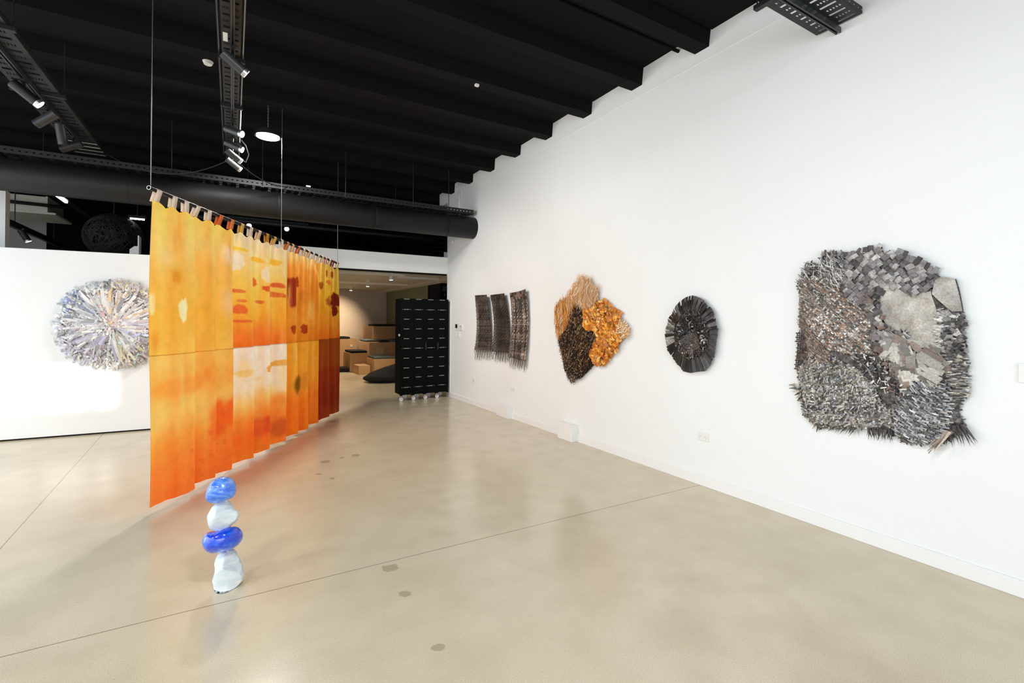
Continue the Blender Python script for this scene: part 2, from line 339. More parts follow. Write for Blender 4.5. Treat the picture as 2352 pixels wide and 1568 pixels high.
DZ_LEFT = [(4.7891, 1.8712), (4.6942, 1.8762), (4.5862, 1.7746), (4.6317, 1.728), (4.74, 1.6038), (4.803, 1.4661), (4.8839, 1.3754), (5.052, 1.2799), (5.1228, 1.4637), (5.1325, 1.6087), (5.1155, 1.7119), (4.9949, 1.7697)]
DZ_DARK = [(4.6318, 1.7473), (4.4815, 1.6573), (4.4517, 1.5251), (4.4804, 1.4213), (4.2814, 1.4059), (4.2129, 1.3256), (4.3082, 1.1941), (4.364, 1.1358), (4.3353, 1.0083), (4.5815, 0.8122), (4.7751, 0.7281), (4.8977, 0.8743), (5.0169, 1.1486), (5.052, 1.2799), (4.8839, 1.3754), (4.803, 1.4661), (4.74, 1.6038)]
DZ_CHIPS = [(4.3947, 1.6555), (4.2827, 1.7081), (4.2012, 1.7465), (4.1212, 1.6677), (3.9799, 1.5857), (3.9117, 1.5764), (3.8932, 1.5073), (3.8563, 1.3364), (3.9537, 1.2292), (4.2049, 1.0005), (4.3353, 1.0083), (4.364, 1.1358), (4.3082, 1.1941), (4.2129, 1.3256), (4.2814, 1.4059), (4.4804, 1.4213), (4.4517, 1.5251), (4.4815, 1.6573)]
DZ_STRAW = [(3.8932, 1.5073), (3.809, 1.4735), (3.7676, 1.398), (3.8204, 1.3374), (3.8683, 1.3189), (3.9173, 1.4209)]
OVAL_OUT = [(2.9449, 1.7517), (2.8909, 1.7408), (2.8282, 1.7157), (2.7798, 1.6585), (2.7323, 1.6216), (2.7104, 1.5776), (2.6918, 1.5122), (2.6684, 1.4421), (2.6855, 1.3443), (2.6916, 1.2736), (2.7039, 1.2023), (2.7475, 1.1118), (2.7983, 1.0578), (2.8767, 1.045), (2.9575, 1.026), (3.041, 1.0354), (3.0695, 1.062), (3.1347, 1.1213), (3.1717, 1.1662), (3.2243, 1.2168), (3.2434, 1.27), (3.2589, 1.3601), (3.2591, 1.4388), (3.2286, 1.4814), (3.225, 1.5416), (3.1725, 1.5831), (3.1357, 1.6538), (3.0599, 1.7131), (3.0105, 1.7373)]
OVAL_C = [(2.9444, 1.4035)]
TRI_A = [(7.4675, 1.9571), (7.028, 1.9483), (6.9413, 1.5898), (6.9357, 1.0202), (7.523, 0.9999), (7.4373, 1.5936)]
TRI_B = [(6.8933, 1.9365), (6.4548, 1.9446), (6.3517, 1.5852), (6.3468, 1.0161), (6.8472, 1.0086), (6.8206, 1.5888)]
TRI_C = [(6.2995, 1.9421), (5.8291, 1.9478), (5.7872, 1.6582), (5.8432, 0.929), (6.2911, 0.9475), (6.2698, 1.5435)]
S_A = ((-0.0465, 3.1575, 0.5364), (0.8606, -0.5093, 0.0), (0.1716, 0.2899, 0.9416), [(-0.0679, -0.0422), (-0.0689, -0.0144), (-0.0571, 0.0256), (-0.0399, 0.0566), (-0.0156, 0.0705), (0.0146, 0.073), (0.0433, 0.0629), (0.065, 0.0365), (0.0765, 0.0052), (0.0763, -0.0236), (0.0653, -0.0403), (0.0422, -0.052), (0.017, -0.0603), (-0.0083, -0.0667), (-0.0336, -0.0711), (-0.0548, -0.0654)])
S_B = ((-0.0371, 3.152, 0.3911), (0.8606, -0.5093, 0.0), (0.1939, 0.3276, 0.9247), [(-0.0742, -0.0419), (-0.0755, -0.01), (-0.0657, 0.0269), (-0.0459, 0.0621), (-0.0265, 0.0814), (0.0124, 0.0808), (0.0294, 0.0515), (0.0563, 0.0329), (0.0776, 0.0236), (0.0849, -0.0), (0.078, -0.0236), (0.0548, -0.0469), (0.0247, -0.0721), (-0.0043, -0.08), (-0.0385, -0.0774), (-0.0632, -0.0645)])
S_C = ((-0.0371, 3.152, 0.2554), (0.8606, -0.5093, 0.0), (0.2136, 0.361, 0.9078), [(-0.0975, -0.0099), (-0.0939, 0.0171), (-0.0729, 0.0422), (-0.0348, 0.0427), (0.0027, 0.0493), (0.042, 0.0695), (0.0623, 0.0675), (0.0889, 0.0444), (0.0981, 0.028), (0.0985, 0.0047), (0.0839, -0.0231), (0.0608, -0.046), (0.0244, -0.0585), (-0.0121, -0.0672), (-0.0499, -0.0669), (-0.0787, -0.0455)])
S_D = ((-0.0075, 3.1344, 0.0774), (0.8606, -0.5093, 0.0), (0.2379, 0.4019, 0.8842), [(-0.0615, -0.0766), (-0.0752, -0.0074), (-0.0747, 0.0234), (-0.0801, 0.0545), (-0.0724, 0.0883), (-0.0419, 0.1104), (-0.0028, 0.115), (0.0194, 0.0879), (0.0445, 0.0471), (0.0726, 0.0112), (0.09, -0.0381), (0.0698, -0.0689), (0.036, -0.0948), (-0.0069, -0.1105), (-0.0346, -0.1067), (-0.0548, -0.0937)])
DYE_AND_LIGHT = [(0.305, 1.858, 0.058, 0.061, (222, 128, 20), 0.6, 1), (0.073, 1.626, 0.026, 0.086, (255, 232, 160), 0.85, 2), (0.373, 1.586, 0.045, 0.095, (255, 240, 178), 0.95, 4), (0.103, 1.34, 0.045, 0.086, (235, 130, 25), 0.5, 1), (0.551, 1.44, 0.036, 0.118, (248, 130, 28), 0.5, 1), (0.321, 0.946, 0.262, 0.081, (255, 150, 55), 0.55, 2), (0.583, 0.953, 0.099, 0.097, (255, 145, 55), 0.6, 2), (0.71, 1.015, 0.032, 0.067, (250, 140, 50), 0.6, 2), (1.019, 1.674, 0.085, 0.143, (255, 196, 140), 0.65, 1), (1.032, 2.142, 0.091, 0.084, (255, 222, 185), 0.85, 1), (0.193, 2.004, 0.082, 0.069, (255, 215, 140), 0.5, 1), (0.652, 1.99, 0.154, 0.132, (255, 165, 60), 0.45, 1), (0.871, 0.559, 0.141, 0.197, (245, 88, 22), 0.85, 2), (1.076, 0.601, 0.093, 0.145, (250, 95, 25), 0.8, 2), (0.165, 1.133, 0.08, 0.058, (255, 205, 110), 0.5, 1), (0.587, 1.819, 0.033, 0.163, (255, 215, 120), 0.4, 1), (0.925, 2.022, 0.097, 0.176, (250, 160, 70), 0.4, 1), (1.212, 2.105, 0.088, 0.09, (252, 226, 196), 0.95, 4), (1.763, 2.023, 0.087, 0.086, (252, 222, 180), 0.9, 4), (2.219, 2.114, 0.07, 0.105, (252, 222, 170), 0.8, 3), (1.221, 2.232, 0.154, 0.017, (255, 195, 40), 0.8, 3), (1.564, 2.164, 0.151, 0.027, (255, 180, 30), 0.8, 3), (1.972, 2.188, 0.117, 0.036, (255, 180, 30), 0.8, 3), (1.228, 1.801, 0.093, 0.019, (222, 80, 35), 0.9, 4), (1.274, 1.703, 0.063, 0.016, (228, 90, 40), 0.8, 3), (1.253, 1.614, 0.089, 0.048, (228, 80, 35), 0.85, 3), (1.288, 1.492, 0.14, 0.015, (225, 85, 35), 0.8, 3), (1.543, 1.915, 0.032, 0.048, (224, 85, 35), 0.9, 4), (1.779, 1.862, 0.093, 0.033, (215, 70, 32), 0.95, 5), (2.042, 1.919, 0.144, 0.029, (215, 72, 32), 0.9, 4), (2.023, 1.804, 0.185, 0.029, (210, 72, 32), 0.85, 3), (1.635, 1.705, 0.072, 0.02, (222, 85, 35), 0.9, 4), (2.241, 1.791, 0.058, 0.045, (205, 75, 35), 0.8, 3), (1.603, 1.347, 0.153, 0.094, (250, 105, 35), 0.5, 1), (1.799, 1.51, 0.096, 0.126, (252, 120, 40), 0.5, 1), (1.836, 0.948, 0.089, 0.037, (240, 160, 60), 0.95, 5), (2.067, 0.991, 0.152, 0.035, (240, 160, 60), 0.95, 5), (1.32, 0.948, 0.114, 0.036, (250, 195, 100), 0.7, 3), (1.447, 1.032, 0.024, 0.013, (245, 190, 100), 0.6, 2), (1.611, 0.856, 0.102, 0.024, (250, 205, 120), 0.5, 2), (1.671, 0.325, 0.178, 0.102, (222, 72, 28), 0.9, 2), (2.081, 0.22, 0.146, 0.11, (195, 80, 28), 0.75, 2), (1.846, 0.356, 0.067, 0.141, (215, 85, 30), 0.8, 2), (2.06, 0.546, 0.181, 0.088, (255, 130, 45), 0.7, 1), (2.439, 1.872, 0.138, 0.184, (160, 48, 22), 0.97, 5), (2.542, 2.005, 0.1, 0.064, (165, 52, 22), 0.9, 4), (2.775, 1.39, 0.1, 0.059, (175, 58, 25), 0.97, 5), (2.424, 1.387, 0.034, 0.056, (165, 60, 25), 0.9, 4), (2.566, 0.668, 0.129, 0.131, (125, 80, 18), 0.85, 2), (2.807, 0.702, 0.139, 0.116, (205, 125, 25), 0.5, 2), (2.748, 1.825, 0.107, 0.09, (190, 105, 30), 0.55, 2), (2.549, 1.608, 0.071, 0.08, (190, 120, 30), 0.4, 1), (2.666, 2.21, 0.186, 0.097, (250, 140, 40), 0.6, 1), (3.905, 1.828, 0.144, 0.107, (125, 34, 20), 0.97, 5), (3.882, 1.657, 0.095, 0.081, (128, 34, 20), 0.97, 5), (3.639, 1.798, 0.129, 0.079, (185, 85, 28), 0.8, 3), (3.648, 2.089, 0.129, 0.037, (222, 115, 40), 0.9, 4), (3.372, 2.021, 0.055, 0.054, (175, 85, 28), 0.85, 3), (3.797, 2.222, 0.052, 0.05, (165, 70, 35), 0.85, 3), (3.197, 2.272, 0.061, 0.07, (238, 125, 30), 0.8, 3), (3.64, 0.488, 0.079, 0.094, (105, 60, 20), 0.6, 1), (3.533, 2.218, 0.029, 0.055, (160, 70, 25), 0.8, 3)]  # the tall pale mark on the amber panel paints light coming through the cloth
# ------------------------------------------------------------------ ducts, trays, rods
def perforated(m, x0, x1, y0, y1, z, along, pitch=0.1, mi=0):
    """tray floor with alternating long slots and rows of small holes, real openings"""
    L0, L1 = (y0, y1) if along == 'y' else (x0, x1)
    W0, W1 = (x0, x1) if along == 'y' else (y0, y1)
    def quad(a0, a1, w0, w1):
        if along == 'y': p = [(w0, a0, z), (w1, a0, z), (w1, a1, z), (w0, a1, z)]
        else: p = [(a0, w0, z), (a1, w0, z), (a1, w1, z), (a0, w1, z)]
        m.face(p, mi=mi)
    def row(a0, a1, cuts):
        w = W0
        for c0, c1 in cuts:
            quad(a0, a1, w, W0+(W1-W0)*c0); w = W0+(W1-W0)*c1
        quad(a0, a1, w, W1)
    a = L0; k = 0
    while a < L1-1e-4:
        e = min(a+pitch*0.5, L1); h = e-a
        quad(a, a+h*0.32, W0, W1)
        cuts = [(0.1, 0.44), (0.54, 0.88)] if k % 2 == 0 else [(0.1+0.065*i, 0.135+0.065*i) for i in range(5)]+[(0.56+0.065*i, 0.595+0.065*i) for i in range(5)]
        row(a+h*0.32, a+h*0.68, cuts); quad(a+h*0.68, e, W0, W1)
        a = e; k += 1

def tray(label, x0, x1, y0, y1, z, along, side=0.05, pitch=0.1, holes=True):
    t = thing('cable_tray', label, 'cable tray', ((x0+x1)/2, (y0+y1)/2, z))
    m = MB(); perforated(m, x0, x1, y0, y1, z, along, pitch); m.build('tray_floor', M_TRAY, t, solid=0.002)
    for sgn in (0, 1):
        m = MB()
        if along == 'y':
            x = x0 if sgn == 0 else x1; a, e = y0, y1
        else:
            x = y0 if sgn == 0 else y1; a, e = x0, x1
        q = a; zs = [z, z+side*0.4, z+side*0.6, z+side]
        def fc(a0, a1, zz0, zz1):
            p = [(x, a0, zz0), (x, a1, zz0), (x, a1, zz1), (x, a0, zz1)] if along == 'y' else [(a0, x, zz0), (a1, x, zz0), (a1, x, zz1), (a0, x, zz1)]
            m.face(p)
        while q < e-1e-4:
            e2 = min(q+0.06, e)
            fc(q, e2, zs[0], zs[1]); fc(q, e2, zs[2], zs[3]); fc(q, q+(e2-q)*0.6, zs[1], zs[2])
            q = e2
        m.build('side_rail', M_TRAY, t, solid=0.003)
    return t

def rail(t, x0, x1, y0, y1, z0, z1, name='light_track'):
    m = MB()
    if (x1-x0) < (y1-y0):
        xm = (x0+x1)/2; wd = (x1-x0)*0.3
        m.box(x0, x0+wd, y0, y1, z0, z1); m.box(x1-wd, x1, y0, y1, z0, z1); m.box(x0+wd, x1-wd, y0, y1, z0+(z1-z0)*0.6, z1)
    else:
        wd = (y1-y0)*0.3
        m.box(x0, x1, y0, y0+wd, z0, z1); m.box(x0, x1, y1-wd, y1, z0, z1); m.box(x0, x1, y0+wd, y1-wd, z0+(z1-z0)*0.6, z1)
    return m.build(name, M_TRACK, t)

def cross(t, x0, x1, y0, y1, z, zc=4.1):
    """strut under the tray with a threaded rod at each end"""
    m = MB(); m.box(x0, x1, y0, y1, z-0.03, z); m.build('support_bar', M_TRAY, t)
    for x in (x0+0.012, x1-0.012) if (x1-x0) > (y1-y0) else ((x0+x1)/2,):
        m = MB(); m.tube([(x, (y0+y1)/2, z), (x, (y0+y1)/2, zc)], 0.0045, 6); m.build('hanger_rod', M_TRAY, t)

tL = tray('wide black perforated cable tray running overhead at far left', -1.70, -1.40, 1.5, 7.9, 3.60, 'y', pitch=0.2)
rail(tL, -1.565, -1.53, 1.5, 7.3, 3.545, 3.585)
for y in (3.0, 4.75, 5.95): cross(tL, -1.74, -1.36, y-0.02, y+0.02, 3.60)
for y in (7.35, 7.5, 7.65, 7.8):
    m = MB(); m.tube([(-1.70, y, 3.585), (-1.40, y, 3.585)], 0.005, 6); m.build('wire_rung', M_WIRE, tL)

tC = tray('narrow black perforated cable tray overhead above the orange curtain', -0.085, 0.04, 1.5, 7.2, 3.60, 'y', side=0.06, pitch=0.16)
rail(tC, -0.025, 0.0, 1.5, 6.9, 3.545, 3.585)
for y in (4.38, 5.35, 6.45): cross(tC, -0.115, 0.075, y-0.015, y+0.015, 3.60)
for x, mm in ((-0.105, M_TRACK), (0.058, M_WIRE)):
    m = MB(); m.tube([(x, 1.5, 3.61), (x, 7.0, 3.61)], 0.006 if x > 0 else 0.008, 6); m.build('conduit', mm, tC)

tR = tray('black perforated cable tray ending against the top of the white wall', 1.4, 3.72, 1.565, 1.86, 3.635, 'x', side=0.045, pitch=0.125)
rail(tR, 1.4, 3.73, 1.70, 1.735, 3.575, 3.615)
m = MB(); m.box(3.0, 3.04, 1.53, 1.9, 3.60, 3.63); m.build('support_bar', M_TRAY, tR)
for y in (1.545, 1.885):
    m = MB(); m.tube([(3.02, y, 3.6), (3.02, y, 4.2)], 0.005, 6); m.build('hanger_rod', M_TRAY, tR)

tD = tray('long black perforated cable tray lying just above the round duct', -3.6, 3.66, 7.53, 7.82, 3.392, 'x', side=0.075, pitch=0.2)
for x in (-2.3, -0.69, 0.354, 1.48, 2.55, 3.18): 
    m = MB(); m.tube([(x, 7.52, 3.38), (x, 7.52, 4.1)], 0.0055, 6); m.build('hanger_rod', M_TRAY, tD)
    m = MB(); m.box(x-0.02, x+0.02, 7.50, 7.85, 3.377, 3.39); m.build('support_bar', M_TRAY, tD)

dk = thing('round_duct', 'large round black air duct crossing the room into the white wall', 'duct', (0, 7.70, 3.18))
m = MB(); m.tube([(-6.2, 7.70, 3.18), (XW+0.02, 7.70, 3.18)], 0.19, 64); m.build('duct_pipe', M_DUCT, dk, smooth=True)
for x in (-2.6, -1.15, 0.56, 1.95, 3.2):
    m = MB(); m.tube([(x, 7.70, 3.18), (x+0.012, 7.70, 3.18)], 0.1925, 64); m.build('duct_seam', M_DUCT, dk, smooth=False)

tB = tray('black cable tray with pale painted glints beyond the round duct', -3.6, 3.55, 8.55, 8.78, 3.20, 'x', side=0.05, pitch=0.25)
m = MB(); m.box(-3.5, -3.488, 8.57, 8.62, 3.186, 3.19); sl0 = m.build('slot_glint', M_WIRE, tB)  # pale tabs stand in for the light caught on the tray rungs
for k in range(1, 56):
    c_ = sl0.copy(); COL.objects.link(c_); c_.location.x += 0.125*k
for x in (-2.2, 0.2, 2.6):
    m = MB(); m.tube([(x, 8.665, 3.2), (x, 8.665, 4.02)], 0.005, 6); m.build('hanger_rod', M_TRAY, tB)
sp_ = thing('service_pipe', 'thin black service pipe running level behind the glinting cable tray', 'pipe', (1.4, 9.3, 3.2))
pk = MB(); pk.tube([(-1.0, 9.3, 3.2), (XW-0.05, 9.3, 3.2)], 0.035, 12); pk.build('pipe', M_DUCT, sp_, smooth=True)
for x in (-0.6, 1.4, 3.3):
    pk = MB(); pk.tube([(x, 9.3, 3.23), (x, 9.3, 4.02)], 0.005, 6); pk.build('hanger_rod', M_DUCT, sp_)
pk = MB(); pk.tube([(1.0, 3.14, 4.15), (XW, 3.14, 4.15)], 0.016, 8)
tag(pk.build('ceiling_conduit', M_DARKWALL, smooth=True), 'thin black conduit fixed to the ceiling between two ribs', 'pipe')
pk = MB(); pk.tube([(XW-0.02, 8.28, 3.47), (XW-0.02, 8.28, 4.0)], 0.018, 10)
tag(pk.build('wall_conduit', M_TRIM, smooth=True), 'slim white vertical conduit on the wall above the duct end', 'pipe')

# loose cables draped between trays
def sag(a, bb, drop, n=24):
    a, bb = Vector(a), Vector(bb)
    return [a.lerp(bb, i/n) - Vector((0, 0, drop*4*(i/n)*(1-i/n))) for i in range(n+1)]
m = MB(); m.tube(sag((-1.42, 7.75, 3.62), (-0.08, 7.1, 3.55), 0.22), 0.007, 6)
tag(m.build('draped_cable', M_BLKPL, smooth=True), 'black cable sagging between the two overhead trays', 'cable')
m = MB(); m.tube(sag((0.05, 6.9, 3.5), (0.75, 7.6, 3.47), 0.1), 0.006, 6)
tag(m.build('draped_cable', M_BLKPL, smooth=True), 'short black cable sagging from the middle tray to the duct tray', 'cable')
m = MB(); m.tube([(0.07, 6.2, 3.56), (0.12, 6.2, 3.5), (0.15, 6.2, 3.4), (0.12, 6.2, 3.31), (0.08, 6.2, 3.33)], 0.006, 6)
tag(m.build('cable_loop', M_WIRE, smooth=True), 'pale loop of cable hanging beside the row of spotlights', 'cable')

# ------------------------------------------------------------------ spotlights
def spot(label, top, d, lit=True, power=0, size=45, body=M_SPOT, ln=0.185, r=0.036, group=None):
    top = Vector(top); d = Vector(d).normalized()
    t = thing('track_spotlight', label, 'spotlight', top, group)
    c0 = top + Vector((0, 0, -0.1))                     # pivot
    m = MB(); m.box(top.x-0.016, top.x+0.016, top.y-0.05, top.y+0.05, top.z-0.022, top.z); m.build('track_adapter', M_BLKPL, t)
    m = MB(); m.tube([top, c0], 0.011, 10); m.build('stem', M_BLKPL, t, smooth=True)
    a = c0 - d*ln*0.42; e = c0 + d*ln*0.46
    m = MB(); m.tube([a, a+d*0.004, e], r, 24); m.build('lamp_body', body, t, bevel=0.002)
    m = MB(); m.tube([e, e+d*0.003], r*0.9, 24); m.tube([e+d*0.003, e+d*0.028], r, 24); m.build('bezel', M_CHROME if lit else body, t)
    m = MB(); m.tube([e+d*0.027, e+d*0.0295], r*0.88, 24); m.build('lens', M_LENS if lit else M_OFFLENS, t)
    if power:
        l = bpy.data.lights.new('spot_beam', 'SPOT'); l.energy = power; l.spot_size = math.radians(size); l.spot_blend = 0.9
        l.shadow_soft_size = 0.035; l.color = (1.0, 0.985, 0.96)
        o = bpy.data.objects.new('spot_beam', l); COL.objects.link(o)
        o.location = e + d*0.05; o.rotation_euler = d.to_track_quat('-Z', 'Y').to_euler()
def aim(a, y, z, x=XW): return Vector((x-a[0], y-a[1], z-(a[2]-0.1)))
SG = 'spotlights on the middle tray'
P = [(-0.012, 4.12, 3.545), (-0.012, 5.63, 3.545), (-0.012, 6.10, 3.545), (-0.012, 6.45, 3.545), (-0.012, 6.80, 3.545)]
spot('nearest grey spotlight on the middle tray, lens edge on', P[0], (0.8, 0.20, -0.52), True, 62, 95, group=SG)
spot('upper of two spotlights with glowing lens beside the cable loop', P[1], aim(P[1], 2.9, 1.7), True, 55, 95, group=SG)
spot('lower spotlight with blue white lens below its twin at the cable loop', P[2], aim(P[2], 4.6, 1.7), True, 66, 95, group=SG)
spot('fourth spotlight along the middle tray, bright streak on its dark body', P[3], (0.8, 0.30, -0.52), True, 125, 85, group=SG)
spot('last spotlight of the middle tray, closest to the round duct', P[4], (0.8, 0.32, -0.52), True, 170, 50, group=SG)
SG = 'spotlights on the left tray'
spot('lit black spotlight on the left tray with a white lens', (-1.548, 5.60, 3.545), (0.75, 0.1, -0.62), True, 0, body=M_BLKPL, ln=0.22, r=0.042, group=SG)
spot('second spotlight on the left tray, tilted down to the left', (-1.548, 6.2, 3.545), (-0.75, 0.25, -0.6), False, ln=0.2, r=0.042, group=SG)
spot('third spotlight on the left tray, pointing almost straight down', (-1.548, 6.62, 3.545), (0.12, 0.1, -1), False, ln=0.2, r=0.042, group=SG)
spot('last dark spotlight on the left tray, tilted flat to the left', (-1.548, 7.05, 3.545), (-0.85, 0.1, -0.42), False, body=M_BLKPL, ln=0.2, r=0.042, group=SG)
# lights beyond the duct
spot('black spotlight hanging above the white partition at far left', (-3.02, 11.0, 3.02), (0.4, 0.1, -0.8), True, 45, 100, body=M_BLKPL, ln=0.2, r=0.045)
spot('white glowing spotlight deep in the dark, right of the hanging wire', (0.985, 11.0, 3.55), (-0.15, -0.9, -0.3), True, 0, body=M_BLKPL, r=0.05)
spot('white glowing spotlight in the dark just over the curtain rod', (0.29, 11.0, 3.55), (-0.1, -0.9, -0.35), True, 0, body=M_BLKPL, r=0.05)

ft = thing('light_track', 'black light track in the dark beyond the bulkhead carrying two lit spotlights', 'track', (0.64, 11.0, 3.55))
m = MB(); m.box(-0.1, 1.4, 10.975, 11.025, 3.55, 3.585); m.build('rail', M_TRACK, ft)
for x in (0.0, 1.3):
    m = MB(); m.tube([(x, 11.0, 3.585), (x, 11.0, 4.02)], 0.006, 6); m.build('hanger_rod', M_TRACK, ft)

# round high-bay lamp on a chain
hb = thing('high_bay_lamp', 'round glowing white high bay lamp hanging on a chain', 'lamp', (0.36, 6.5, 3.75))
m = MB(); m.tube([(0.36, 6.5, 3.745), (0.36, 6.5, 3.765)], 0.128, 40); m.build('light_panel', M_LENS, hb)
m = MB(); m.tube([(0.36, 6.5, 3.75), (0.36, 6.5, 3.775)], 0.145, 40, cap=False); m.tube([(0.36, 6.5, 3.768), (0.36, 6.5, 3.80)], 0.14, 40); m.tube([(0.36, 6.5, 3.80), (0.36, 6.5, 3.85)], 0.06, 20); m.build('housing', M_BLKPL, hb)
m = MB()
z = 3.855
while z < 4.145:
    ring = [(0.36+0.007*math.cos(t*PI/4), 6.5, z+0.011+0.011*math.sin(t*PI/4)) if int(round(z*1000)) % 2 else (0.36, 6.5+0.007*math.cos(t*PI/4), z+0.011+0.011*math.sin(t*PI/4)) for t in range(9)]
    m.tube(ring, 0.0022, 5); z += 0.019
m.build('chain', M_CHROME, hb)
l = bpy.data.lights.new('high_bay_and_fill_glow', 'AREA'); l.shape = 'DISK'; l.size = 0.25; l.energy = 55; l.color = (1, 0.975, 0.93)
o = bpy.data.objects.new('high_bay_and_fill_glow', l); COL.objects.link(o); o.location = (0.36, 6.5, 3.735)

# small ceiling bits
m = MB(); m.tube([(-0.235, 5.78, 4.165), (-0.235, 5.78, 4.135)], 0.05, 24, r_end=0.036); so = m.build('detector_base', M_PLASTIC)
so.name = 'smoke_detector'; tag(so, 'white smoke detector on the black ceiling left of the middle tray', 'smoke detector')
m = MB(); m.box(-0.075, -0.045, 4.02, 4.14, 3.594, 3.598); tag(m.build('paper_tag', M_PLASTIC), 'white paper tag stuck under the middle cable tray', 'tag')
m = MB(); m.box(0.92, 0.98, 7.50, 7.52, 3.468, 3.488); tag(m.build('white_clip', M_PLASTIC), 'small white clip on the edge of the duct tray', 'clip')
m = MB(); m.box(2.205, 2.245, 4.50, 4.53, 4.005, 4.027); tag(m.build('ceiling_clip', M_PLASTIC), 'tiny white clip on a black ceiling rib', 'clip')

# ------------------------------------------------------------------ beyond the partition, upper left
ac = thing('fan_coil_unit', 'cream boxed air unit hung under the ceiling behind the partition', 'air unit', (-3.2, 11.5, 3.5))
M_CREAM = mat('cream_sheet_metal', (205, 205, 190), 0.5, var=0.03)
m = MB(); m.box(-4.4, -2.86, 11.5, 12.4, 3.41, 3.69); m.build('casing', M_CREAM, ac, bevel=0.004)
m = MB(); m.box(-4.4, -2.74, 11.46, 12.45, 3.375, 3.41); m.build('drip_tray', M_CREAM, ac)
m = MB(); m.box(-2.88, -2.855, 11.49, 12.41, 3.40, 3.70); m.build('end_flange', M_CREAM, ac)
m = MB(); m.tube([(-4.4, 11.3, 3.53), (-2.5, 11.3, 3.50)], 0.03, 10)
tag(m.build('black_pipe', M_DUCT, smooth=True), 'black pipe crossing in front of the cream air unit', 'pipe')
m = MB(); m.box(-3.16, -3.10, 9.5, 14.5, 3.02, 3.12)
for y in (10.2, 11.0, 13.0): m.tube([(-3.13, y, 3.12), (-3.13, y, 4.02)], 0.008, 6)
tag(m.build('light_track_run', M_TRACK), 'black light track running into the distance behind the partition', 'track')
li = thing('linear_light', 'slim white linear light under a black beam behind the partition', 'light', (-2.3, 10.45, 3.45))
m = MB(); m.box(-2.42, -2.385, 9.9, 10.6, 3.45, 3.475); m.build('tube_lens', M_LENS, li)
m = MB(); m.box(-2.46, -2.345, 9.4, 13.5, 3.475, 3.56); m.build('housing', M_TRACK, li)
# dark woven lantern shape
lan = thing('woven_lantern', 'big dark brown woven globe hanging behind the partition', 'lantern', (-1.85, 11.0, 3.02))
M_RATTAN = mat('dark_rattan', (30, 24, 20), 0.6, var=0.3, scale=20)
m = MB()
rng_l = random.Random(3)
for k in range(230):
    ax = Vector((rng_l.gauss(0, 1), rng_l.gauss(0, 1), rng_l.gauss(0, 1))).normalized(); a = ax.orthogonal().normalized(); b2 = ax.cross(a)
    off = rng_l.uniform(-0.7, 0.7); rr = math.sqrt(1-off*off)
    t0 = rng_l.uniform(0, 6.28); pts = []
    for i in range(15):
        t = t0+i*0.25; p = ax*off+(a*math.cos(t)+b2*math.sin(t))*rr
        pts.append((-1.85+p.x*0.43, 11.0+p.y*0.43, 3.0+p.z*0.40))
    m.tube(pts, 0.007, 4)
m.build('woven_shell', M_RATTAN, lan)
m = MB()
n_u, n_v = 24, 14
vs = [(-1.85+0.40*math.sin(PI*j/n_v)*math.cos(2*PI*i/n_u), 11.0+0.40*math.sin(PI*j/n_v)*math.sin(2*PI*i/n_u), 3.0+0.37*math.cos(PI*j/n_v)) for j in range(n_v+1) for i in range(n_u)]
m.poly(vs, [(j*n_u+i, (j+1)*n_u+i, (j+1)*n_u+(i+1) % n_u, j*n_u+(i+1) % n_u) for j in range(n_v) for i in range(n_u)])
m.build('inner_liner', M_DARKWALL, lan, smooth=True)
m = MB(); m.tube([(-1.85, 11.0, 3.38), (-1.85, 11.0, 4.15)], 0.012, 8); m.build('cord', M_BLKPL, lan)
cl = thing('cluster_lamp', 'short row of glowing bulbs right of the woven globe', 'lamp', (-1.5, 11.0, 3.34))
for k in range(4):
    m = MB(); x = -1.585+0.055*k
    m.tube([(x, 10.9, 3.33), (x, 10.9, 3.352)], 0.024, 12); m.build('bulb', M_LENS, cl)
m = MB(); m.box(-1.63, -1.37, 10.86, 10.94, 3.352, 3.40); m.tube([(-1.5, 10.9, 3.40), (-1.5, 10.9, 4.15)], 0.01, 6); m.build('lamp_bar', M_BLKPL, cl)
wb = thing('white_box', 'small white box with a sloped corner behind the partition top', 'box', (-1.3, 9.2, 2.4))
m = MB(); m.poly([(-1.36, 9.2, 0), (-1.26, 9.2, 0), (-1.26, 9.2, 2.635), (-1.30, 9.2, 2.635), (-1.36, 9.2, 2.58), (-1.36, 9.4, 0), (-1.26, 9.4, 0), (-1.26, 9.4, 2.635), (-1.30, 9.4, 2.635), (-1.36, 9.4, 2.58)],
    [(0,1,2,3,4), (9,8,7,6,5), (0,5,6,1), (1,6,7,2), (2,7,8,3), (3,8,9,4), (4,9,5,0)]); m.build('case', M_WALL, wb)
m = MB(); m.box(-1.26, -1.245, 9.19, 9.41, 0, 2.80); m.build('end_post', M_TRIM, wb)

# ------------------------------------------------------------------ back room with stepped seating
M_PLY = mat('birch_plywood', (205, 165, 118), 0.55, var=0.08, scale=4, bump=0.03)
M_CUSH = mat('charcoal_cushion', (40, 40, 42), 0.9, spec=0.2, var=0.15, scale=30)
M_CUSHG = mat('grey_green_cushion', (92, 102, 98), 0.9, spec=0.2, var=0.12, scale=30)
def pbox(label, x0, x1, y0, y1, z0, z1):
    m = MB(); m.box(x0, x1, y0, y1, z0, z1); return tag(m.build('plywood_tier', M_PLY, bevel=0.006), label, 'seating tier')
pbox('tallest plywood seating tier at the back right, under a dark cushion', 3.95, 4.78, 15.5, 16.9, 0, 1.33)
pbox('broad middle plywood tier with a row of cushions below the tallest tier', 3.50, 4.78, 14.2, 15.49, 0, 0.86)
pbox('low plywood tier carrying a grey green cushion', 3.42, 4.10, 13.3, 14.19, 0, 0.43)
